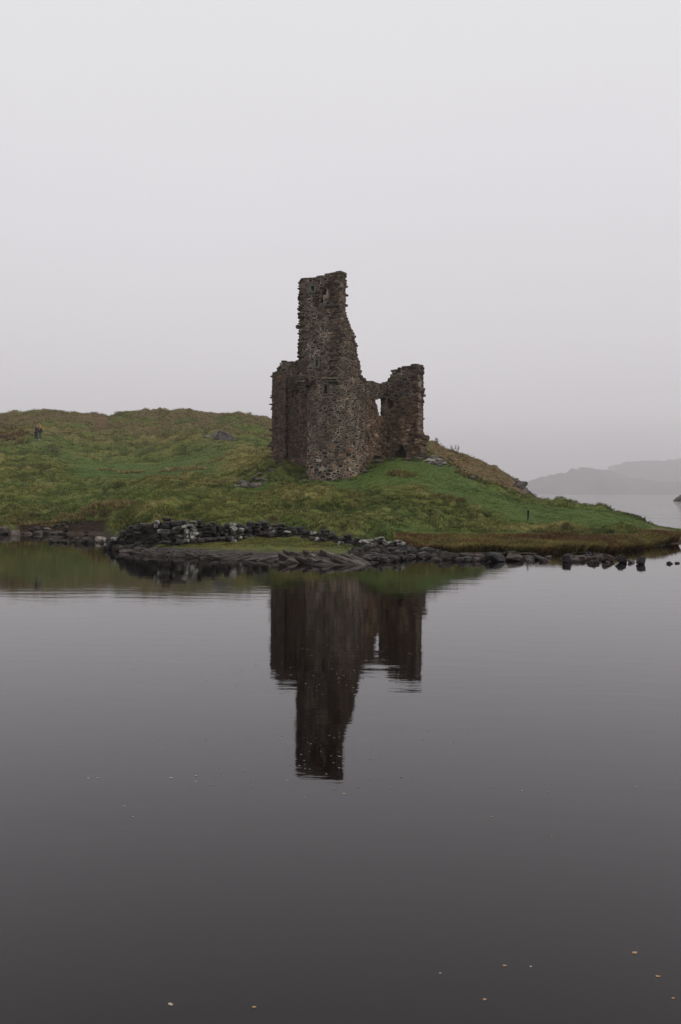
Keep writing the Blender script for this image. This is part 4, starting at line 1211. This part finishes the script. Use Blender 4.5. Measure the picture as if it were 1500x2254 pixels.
def person(loc, face, H, label, jac, jac2, tro, shoe, hair, long_coat, lean):
    """face: direction of the body as angle; H height; arms bent forward holding something"""
    root = empty('person', loc, label, 'person')
    k = H / 1.75
    def P(f, s, z, r, r2=None):
        f += lean * max(0, z - .9) * .5
        x = math.cos(face) * f - math.sin(face) * s; y = math.sin(face) * f + math.cos(face) * s
        return (x * k, y * k, z * k, r * k, (r2 or r) * k)
    skm = flat_mat('skin_tone', (.42, .26, .19))
    pts = [P(0, 0, .95, .13), P(0, 0, 1.15, .115), P(0, 0, 1.38, .12), P(.01, 0, 1.50, .055), P(.03, 0, 1.57, .075), P(.05, 0, 1.66, .095), P(.045, 0, 1.73, .06)]
    E = [(0, 1), (1, 2), (2, 3), (3, 4), (4, 5), (5, 6)]
    for sg in (-1, 1):
        b = len(pts)
        pts += [P(0, sg * .19, 1.40, .055), P(.08, sg * .23, 1.14, .042), P(.30, sg * .10, 1.20, .032), P(.37, sg * .07, 1.22, .03)]
        E += [(2, b), (b, b + 1), (b + 1, b + 2), (b + 2, b + 3)]
        hb = b + 3
        for f_ in range(4):
            q = len(pts); pts += [P(.42, sg * (.04 + .018 * f_), 1.215 + .008 * f_, .010), P(.45, sg * (.03 + .018 * f_), 1.20, .009)]
            E += [(hb, q), (q, q + 1)]
        q = len(pts); pts += [P(.38, sg * .03, 1.25, .011), P(.41, sg * .02, 1.262, .009)]; E += [(hb, q), (q, q + 1)]
        b = len(pts)
        pts += [P(0, sg * .10, .88, .085), P(.03 * sg, sg * .11, .50, .055), P(-.02 + .05 * sg, sg * .12, .09, .038), P(.12 + .05 * sg, sg * .13, .04, .035)]
        E += [(0, b), (b, b + 1), (b + 1, b + 2), (b + 2, b + 3)]
    skin('body', pts, E, skm, root, 1)
    hem = .62 if long_coat else .86
    jp = [P(0, 0, 1.0, .165, .19), P(0, 0, hem, .17, .20), P(0, 0, 1.2, .15, .19), P(0, 0, 1.40, .14, .20), P(.0, 0, 1.49, .07)]
    JE = [(0, 1), (0, 2), (2, 3), (3, 4)]
    for sg in (-1, 1):
        b = len(jp)
        jp += [P(0, sg * .20, 1.40, .075), P(.08, sg * .25, 1.14, .06), P(.29, sg * .11, 1.20, .048)]
        JE += [(3, b), (b, b + 1), (b + 1, b + 2)]
    skin('jacket', jp, JE, jac, root)
    if jac2:
        skin('waistcoat', [P(0, 0, 1.0, .175, .20), P(0, 0, .86, .17, .2), P(0, 0, 1.22, .165, .2)], [(0, 1), (0, 2)], jac2, root)
    tp = [P(0, 0, .93, .14, .16)]; TE = []
    for sg in (-1, 1):
        b = len(tp)
        tp += [P(0, sg * .10, .84, .10), P(.03 * sg, sg * .11, .50, .075), P(-.02 + .05 * sg, sg * .12, .10, .06)]
        TE += [(0, b), (b, b + 1), (b + 1, b + 2)]
    skin('trousers', tp, TE, tro, root)
    for sg in (-1, 1):
        skin('shoe', [P(-.03 + .05 * sg, sg * .12, .05, .05), P(.14 + .05 * sg, sg * .13, .04, .042)], [(0, 1)], shoe, root)
    skin('hair', [P(.02, 0, 1.70, .105), P(-.02, 0, 1.66, .10), P(-.03, 0, 1.58, .07)], [(0, 1), (1, 2)], hair, root)
    # nose and ears
    skin('nose', [P(.145, 0, 1.655, .014), P(.155, 0, 1.635, .016)], [(0, 1)], skm, root)
    for sg in (-1, 1):
        skin('ear', [P(.04, sg * .095, 1.66, .016), P(.04, sg * .10, 1.63, .013)], [(0, 1)], skm, root)
    return root
X, Y, z = on_ground(79.8, 99.6)
person((X, Y, z - .02), rad(-15), 1.66, 'person in a long dark grey-blue coat leaning to the other on the left hill path', flat_mat('navy_coat', (.04, .043, .058)), None,
       flat_mat('dark_trousers', (.028, .027, .034)), flat_mat('dark_shoe', (.03, .03, .03)), flat_mat('dark_hair', (.03, .022, .018)), True, .22)
X, Y, z = on_ground(88.8, 100.0)
person((X, Y, z - .02), rad(200), 1.80, 'taller person in yellow jacket with black waistcoat and blue jeans on the left hill path', flat_mat('yellow_jacket', (.42, .25, .05)), flat_mat('black_waistcoat', (.018, .017, .024)),
       flat_mat('blue_jeans', (.07, .09, .13)), flat_mat('pale_shoe', (.5, .5, .48)), flat_mat('brown_hair', (.10, .055, .045)), False, .05)
X, Y, z = on_ground(84.5, 99.75)
bagc = (X + .02, Y - .05, z + 1.26)
bm_v, bm_f = block(bagc, np.array((1, 0, 0)), np.array((0, 1, 0)), np.array((0, 0, 1.0)), .10, .07, .06, random.Random(3))
tag(mesh_obj('camera_bag', bm_v, bm_f, flat_mat('black_nylon', (.015, .015, .018)), None, None, loc=bagc), 'small black bag held between the two people', 'bag')

# ------------------------------------------------------------------ grasses and rushes (uncountable)
nr_ = np.random.RandomState(4)
def scatter(name, Xs, Ys, hgt, wid, nbl, colr, spread, kindlab, lean=0.6, mat=None, tipmul=1.25, rootmul=.55):
    """every tuft: nbl bent triangular blades leaning outwards"""
    n = len(Xs)
    Zs = ground(Xs, Ys)
    V = np.zeros((n, nbl, 4, 3)); Cc = np.zeros((n, nbl, 4, 3))
    for b in range(nbl):
        an = nr_.rand(n) * 2 * np.pi; rr_ = nr_.rand(n) ** .6 * spread
        px_ = Xs + np.cos(an) * rr_; py_ = Ys + np.sin(an) * rr_
        h = hgt * (.55 + .7 * nr_.rand(n)); wd = wid * (.7 + .6 * nr_.rand(n))
        ln = lean * (.3 + .9 * nr_.rand(n)) * h
        a2 = an + nr_.randn(n) * .5
        dx, dy = np.cos(a2), np.sin(a2)
        q = nr_.rand(n) * np.pi
        wx_, wy_ = np.cos(q) * wd / 2, np.sin(q) * wd / 2
        V[:, b, 0] = np.stack([px_ - wx_, py_ - wy_, Zs - .03], 1)
        V[:, b, 1] = np.stack([px_ + wx_, py_ + wy_, Zs - .03], 1)
        V[:, b, 2] = np.stack([px_ + dx * ln * .35 + wx_ * .7, py_ + dy * ln * .35 + wy_ * .7, Zs + h * .65], 1)
        V[:, b, 3] = np.stack([px_ + dx * ln, py_ + dy * ln, Zs + h], 1)
        v = (.8 + .45 * nr_.rand(n))[:, None]
        Cc[:, b, 0] = colr * v * rootmul; Cc[:, b, 1] = colr * v * rootmul; Cc[:, b, 2] = colr * v; Cc[:, b, 3] = colr * v * tipmul
    i0 = (np.arange(n * nbl) * 4)[:, None]
    fa = np.concatenate([i0 + np.array([[0, 1, 2]]), i0 + np.array([[0, 2, 3]])], axis=0)
    o = np_mesh(name, V.reshape(-1, 3), fa, 3, mat or M_blade, Cc.reshape(-1, 3))
    return tag(o, kindlab, kind='stuff')

def rand_fan(n, d0, d1, u0=-.44, u1=.44):
    u = nr_.uniform(u0, u1, n); D = np.sqrt(nr_.uniform(d0 * d0, d1 * d1, n))
    return u * D, D
def slope_at(X, Y):
    return np.abs(ground(X, Y + .15) - ground(X, Y - .15)) / .3
castle_in = lambda X, Y: ((X + .26) ** 2 + (Y - 56.1) ** 2 < 1.6 ** 2) | ((X > -4) & (X < 4.6) & (Y > 57.6 - 0 * X) & (Y < 63) & (Y > 58.9 - (X + 4.2) * .58) & (X < 0)) | ((X > 1.2) & (X < 4.5) & (Y > 57.4 + (X - 1.4) * .9) & (Y < 63))
def grass_patch(n, d0, d1, hbase, wbase_, nbl, spread, name, lab):
    X, Y = rand_fan(n, d0, d1)
    z = ground(X, Y)
    px = 750 + F * X / Y
    lw = lawn_mask(X, Y)
    ok = (z > np.where((px > 330) & (px < 790), .19, .30)) & ~castle_in(X, Y)
    ok &= ~((px > 20) & (px < 240) & (Y < 47.2) & (z < .42 + .1 * (px > 170)))
    ok &= ~((px > 70) & (px < 97) & (Y > 93) & (Y < 101))
    ok &= ~((px > 240) & (px < 880) & (np.abs(Y - np.interp(px, wx, [p[1] for p in wpts])) < .32))
    ok &= ~((px > 1430) & (Y > 41.5) & (Y < 44.6))
    ok &= ~((nr_.rand(n) < .93) & (np.exp(-.5 * (((px - 1155) / 24) ** 2 + ((Y - 72) / 5) ** 2)) > .4))
    X, Y, z, px, lw = X[ok], Y[ok], z[ok], px[ok], lw[ok]
    sl = slope_at(X, Y)
    c = zone_col(X, Y, np.maximum(z, .24), np.minimum(sl, .5))
    clump = fbm(X * 1.1, Y * .9, 3, 91)
    h = hbase * (1 - .72 * lw) * (.55 + 1.1 * sstep(.35, .7, clump)) * (1 - .5 * sstep(925, 960, px) * sstep(60.5, 64, Y))
    st = nr_.rand(len(X)) < .13 * (1 - lw)
    c[st] = c[st] * .5 + C_STRAW * .6
    c = c * (1 + (.6 * nr_.rand(len(X)) - .3) * (1 - .7 * lw))[:, None] * (.84 + .34 * sstep(.3, .7, fbm(X * 1.7, Y * 1.0, 3, 95)))[:, None]
    scatter(name, X, Y, h, wbase_ * (1 - .3 * lw), nbl, c, spread, lab)
grass_patch(54000, 31, 52, .075, .020, 7, .10, 'grass', 'olive green tussocky grass on the near bank')
grass_patch(58000, 52, 80, .08, .028, 5, .16, 'grass', 'grass round the castle mound')
grass_patch(52000, 80, 152, .13, .055, 4, .32, 'grass', 'rough grass on the hill behind')

# russet rushes on the right shore
n = 13000
px = nr_.uniform(880, 1490, n)
sh = np.interp(px, [850, 940, 1200, 1340, 1400, 1440, 1500], [32, 33, 33, 33.7, 35.3, 37.8, 41])
Y = sh - .35 + nr_.rand(n) ** 1.3 * 2.3
X = (px - 750) * Y / F
z = ground(X, Y); ok = z > .005; X, Y = X[ok], Y[ok]; n = len(X)
c = np.array((.10, .06, .026))[None, :] * (.7 + .7 * nr_.rand(n))[:, None]
st = fbm(X * .7, Y * 1.2, 2, 19) + nr_.randn(n) * .12 > .62; c[st] = np.array((.15, .125, .04)) * (.8 + .4 * nr_.rand(st.sum()))[:, None]
scatter('rushes', X, Y, .24 * (.6 + .8 * fbm(X * .9, Y, 2, 3)), .02, 7, c, .09, 'russet autumn rushes along the right shore', lean=.8)
# bracken, far left
n = 420
px = nr_.uniform(-160, 62, n); Y = 106 + nr_.randn(n) * 4.5; X = (px - 750) * Y / F
c = np.array((.085, .052, .03))[None, :] * (.6 + .8 * nr_.rand(n))[:, None]
scatter('bracken', X, Y, np.full(n, .26), .10, 6, c, .3, 'dead red-brown bracken patch at the far left', lean=.9)
# straw tussocks standing higher
def tussocks(lst, name, lab, col):
    Xa, Ya, Ha, Ca = [], [], [], []
    for (px, D, rad_, h, m) in lst:
        X0 = (px - 750) * D / F
        for _ in range(m):
            r_ = nr_.rand() ** .5 * rad_; a = nr_.rand() * 6.28
            Xa.append(X0 + math.cos(a) * r_ * 1.6); Ya.append(D + math.sin(a) * r_); Ha.append(h * (1.1 - .6 * r_ / rad_)); Ca.append(np.array(col) * nr_.uniform(.7, 1.3))
    scatter(name, np.array(Xa), np.array(Ya), np.array(Ha), .035, 7, np.array(Ca), .08, lab, lean=.8)
tussocks([(265, 47.6, .7, .3, 60), (215, 48, .6, .28, 50), (200, 48.2, .6, .25, 50), (228, 47.2, .5, .25, 40), (30, 45.6, .9, .16, 60), (70, 45.5, .7, .14, 60), (100, 45.6, .7, .14, 60), (125, 46, .6, .16, 60), (160, 47.0, .7, .2, 70), (185, 47.2, .6, .2, 60)], 'tussock_grass', 'brown tussocks hanging over the undercut bank', (.16, .12, .05))
tussocks([(390, 76, 1.1, .36, 40), (432, 75, .7, .3, 30), (240, 80, .6, .3, 24), (285, 77, .8, .34, 30), (462, 80, .9, .34, 30), (545, 84, 1.6, .36, 50), (580, 76, 1.2, .3, 30)], 'tussock_grass', 'pale straw tussocks edging the flat green hollow', (.21, .16, .07))
tussocks([(1041, 57, .7, .35, 40), (1082, 58, .8, .3, 40), (975, 47, .5, .22, 40), (1000, 46.6, .5, .2, 40), (767, 46, .5, .2, 40), (888, 52.5, .6, .25, 40), (875, 52.8, .5, .22, 30), (640, 52, .7, .25, 40)], 'tussock_grass', 'brownish tussocks dotted over the castle slope', (.12, .10, .036))
tussocks([(610, 57.6, .5, .26, 30), (645, 56.4, .5, .24, 30), (668, 55.4, .35, .22, 24), (690, 53.9, .4, .16, 24), (760, 53.8, .5, .14, 24), (815, 55.9, .4, .22, 24), (845, 57.3, .5, .2, 24), (905, 57.2, .4, .2, 24), (630, 53.8, .7, .2, 40), (700, 51.5, .7, .18, 30)], 'tussock_grass', 'rank dark green growth against the foot of the castle', (.075, .085, .025))
tussocks([(1408, 50, .6, .26, 90), (1425, 49.6, .5, .24, 80), (1396, 50.3, .4, .2, 50)], 'low_bush', 'dark green heathery bush on the tip of the headland', (.06, .07, .025))

# ------------------------------------------------------------------ bare twiggy plants on the knoll's skyline
M_twig = flat_mat('dry_stem', (.10, .075, .05))
def twig_plant(px, D, h, m, lab, seed):
    X, Y, z = on_ground(px, D)
    r_ = random.Random(seed); vs, fs_ = [], []
    def tube(a, b, ra, rb):
        a = np.array(a); b = np.array(b); d = b - a; d /= np.linalg.norm(d)
        u = np.cross(d, (0, 1, 0.01)); u /= np.linalg.norm(u); v = np.cross(d, u); o = len(vs)
        for (p, r) in ((a, ra), (b, rb)):
            for k in range(4):
                an = k * math.pi / 2; vs.append(tuple(p + (u * math.cos(an) + v * math.sin(an)) * r))
        for k in range(4): fs_.append((o + k, o + (k + 1) % 4, o + 4 + (k + 1) % 4, o + 4 + k))
        fs_.append((o + 4, o + 5, o + 6, o + 7))
    for _ in range(m):
        a = np.array((X + r_.uniform(-.25, .25), Y + r_.uniform(-.2, .2), z - .05))
        b = a + np.array((r_.uniform(-.3, .3) * h, r_.uniform(-.2, .2) * h, h * r_.uniform(.6, 1)))
        tube(a, b, .014, .008)
        for _ in range(4):
            f_ = r_.uniform(.35, .95); p = a + (b - a) * f_
            tube(p, p + np.array((r_.uniform(-.3, .3), r_.uniform(-.2, .2), r_.uniform(.1, .3))) * h * .6, .008, .004)
    o = mesh_obj('twiggy_shrub', vs, fs_, M_twig, None, None, loc=(X, Y, z))
    tag(o, lab, 'shrub', 'bare shrubs on the skyline')
twig_plant(961, 81, .7, 8, 'bare twiggy shrub on the skyline nearest the castle', 1)
twig_plant(1000, 79.5, .75, 12, 'densest bare twiggy shrub on the skyline right of the castle', 2)
twig_plant(1018, 79, .5, 6, 'lowest bare twiggy shrub farthest right on the knoll crest', 3)
twig_plant(1397, 50.5, .35, 3, 'thin bare stems sticking up at the headland tip', 4)

# ------------------------------------------------------------------ leaves floating on the water
M_leaf = flat_mat('fallen_leaf', (.36, .23, .12), .6)
M_leaf2 = flat_mat('pale_leaf', (.40, .34, .26), .6)
leaves = [(1404, 2107, 14, 0, 'largest tan leaf floating highest of the lower right group'), (1456, 2160, 11, 0, 'tan leaf floating right of and below the largest one'),
 (1115, 2136, 10, 0, 'light brown leaf floating left of a small pale diagonal one'), (1173, 2138, 7, 1, 'small pale leaf floating diagonally in the lower right'),
 (972, 2153, 6, 1, 'tiny pale leaf floating leftmost of the lower right group'), (1071, 2212, 10, 0, 'orange-brown leaf floating near the bottom right of centre'),
 (1490, 2209, 8, 0, 'small brown leaf floating at the bottom right edge'), (372, 2223, 14, 1, 'long pale curled leaf floating at the bottom left'),
 (558, 2229, 10, 0, 'small tan leaf floating at the bottom, right of the long curled one'), (758, 1751, 7, 1, 'pale leaf floating just below the reflected tower top on the right'),
 (671, 1759, 5, 1, 'pale speck of a leaf floating below the reflected tower top on the left'), (633, 1722, 5, 1, 'tiny yellowish leaf floating left of the reflected tower top'),
 (431, 1711, 7, 1, 'upper one of two pale leaves floating close together left of centre'), (430, 1724, 6, 1, 'lower one of two pale leaves floating close together left of centre'),
 (375, 1716, 9, 1, 'pale slanting leaf floating left of the close pair'), (212, 1716, 6, 1, 'right one of the two leftmost floating leaves'),
 (192, 1717, 8, 1, 'leftmost pale leaf floating on the water'), (271, 1779, 6, 1, 'pale leaf floating below the two leftmost ones'),
 (290, 1803, 5, 1, 'small leaf floating lowest of the left group'), (1153, 1745, 5, 1, 'pale speck of a leaf floating in mid water on the right'),
 (1085, 1803, 5, 0, 'small brownish leaf floating right of centre'), (1218, 1848, 5, 0, 'small brownish leaf floating lowest in mid water on the right'),
 (1002, 1737, 4, 1, 'tiny leaf floating right of the reflected tower top'), (1405, 1735, 5, 1, 'tiny leaf floating alone near the right edge')]
rr = random.Random(77)
for (px, py, wpx, kind, lab) in leaves:
    px, py = px + math.tan(rad(ROLL)) * (py - 1127), py - math.tan(rad(ROLL)) * (px - 750)
    D = CAMH * F / (py - HZ); w_ = wpx * .9 * D / F
    X = (px - 750) * D / F
    a = rr.uniform(-.9, .9); asym = rr.uniform(.15, .5); lob = rr.choice((2, 3, 5)); la = rr.uniform(.05, .2); vs = []; n_ = 10
    for k in range(n_):
        t = k / n_ * 2 * math.pi
        r1 = w_ / 2 * (1 + la * math.cos(lob * t)); r2 = w_ * .36 * (1 - asym * math.cos(t)) * (1 + la * math.cos(lob * t + 1))
        x = r1 * math.cos(t); y = r2 * math.sin(t)
        vs.append((X + x * math.cos(a) - y * math.sin(a), D + x * math.sin(a) + y * math.cos(a), .0022 + rr.uniform(0, w_ * .03)))
    vs.append((X, D, .0022)); top_n = len(vs)
    vs += [(v[0], v[1], v[2] - .002) for v in vs]
    fs_ = [(k, (k + 1) % n_, n_) for k in range(n_)] + [(top_n + (k + 1) % n_, top_n + k, top_n + n_) for k in range(n_)] + [(k, top_n + k, top_n + (k + 1) % n_, (k + 1) % n_) for k in range(n_)]
    o = mesh_obj('floating_leaf', vs, fs_, M_leaf2 if kind else M_leaf, None, None, loc=(X, D, .003))
    tag(o, lab, 'leaf', 'leaves floating on the loch')

# flat pale flecks painted as glints of sky on the calm water
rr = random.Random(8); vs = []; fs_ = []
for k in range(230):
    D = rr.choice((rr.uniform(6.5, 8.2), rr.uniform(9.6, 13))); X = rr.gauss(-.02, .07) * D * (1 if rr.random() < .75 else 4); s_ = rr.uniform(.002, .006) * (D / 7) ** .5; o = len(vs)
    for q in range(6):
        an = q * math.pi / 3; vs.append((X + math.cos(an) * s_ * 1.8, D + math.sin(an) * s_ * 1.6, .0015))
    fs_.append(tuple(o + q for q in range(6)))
tag(mesh_obj('glint_flecks', vs, fs_, flat_mat('glint_paint', (.19, .18, .18), .5)), 'fine pale flecks painted as sky glints on the still water', kind='stuff')

# name the odd ones out of each scatter of alike stones
def odd_ones(group, where):
    L_ = [o for o in COL.objects if o.get('group') == group and o.parent is None]
    if len(L_) < 6: return
    used = set()
    def pick(key, text):
        o = max((q for q in L_ if q.name not in used), key=key)
        used.add(o.name); o['label'] = text
    vol = lambda q: q.dimensions.x * q.dimensions.y * q.dimensions.z
    pick(vol, 'biggest stone of the ' + where)
    pick(lambda q: -q.location.x / q.location.y, 'leftmost stone of the ' + where)
    pick(lambda q: q.location.x / q.location.y, 'rightmost stone of the ' + where)
    pick(lambda q: (q.location.z - 2) / q.location.y, 'uppermost small stone of the ' + where)
    pick(lambda q: -(q.location.z - 2) / q.location.y, 'lowest small stone of the ' + where)
    pick(vol, 'second biggest stone of the ' + where)
bpy.context.view_layer.update()
odd_ones('rubble left of the castle', 'rubble scattered left of the castle foot')
odd_ones('rubble right of the castle', 'rubble heaped at the right foot of the castle')
odd_ones('small stones of the left spit', 'small stones round the left spit')
odd_ones('small stones between the rocks in the water', 'small stones between the rocks in the water')
odd_ones('stones of the left bay', 'small stones under the bank in the left bay')
odd_ones('stones at the castle foot', 'single fallen stones against the castle foot')
odd_ones('stones along the knoll', 'small stones along the edge of the brown knoll')

# ------------------------------------------------------------------ mist
hz_ = 7000
hv, hf = box_v(-hz_, hz_, -60, hz_, -5.0, 225)
mh = bpy.data.materials.new('mist'); mh.use_nodes = True
t = mh.node_tree; t.nodes.clear()
o_ = t.nodes.new('ShaderNodeOutputMaterial'); pv = t.nodes.new('ShaderNodeVolumePrincipled')
pv.inputs['Color'].default_value = (.99, .965, .985, 1)
pv.inputs['Density'].default_value = 0.00030
pv.inputs['Anisotropy'].default_value = 0.2
t.links.new(pv.outputs[0], o_.inputs['Volume'])
haze = mesh_obj('haze', hv, hf, mh)
haze['kind'] = 'stuff'
haze['label'] = 'thin grey mist over the loch and hills'
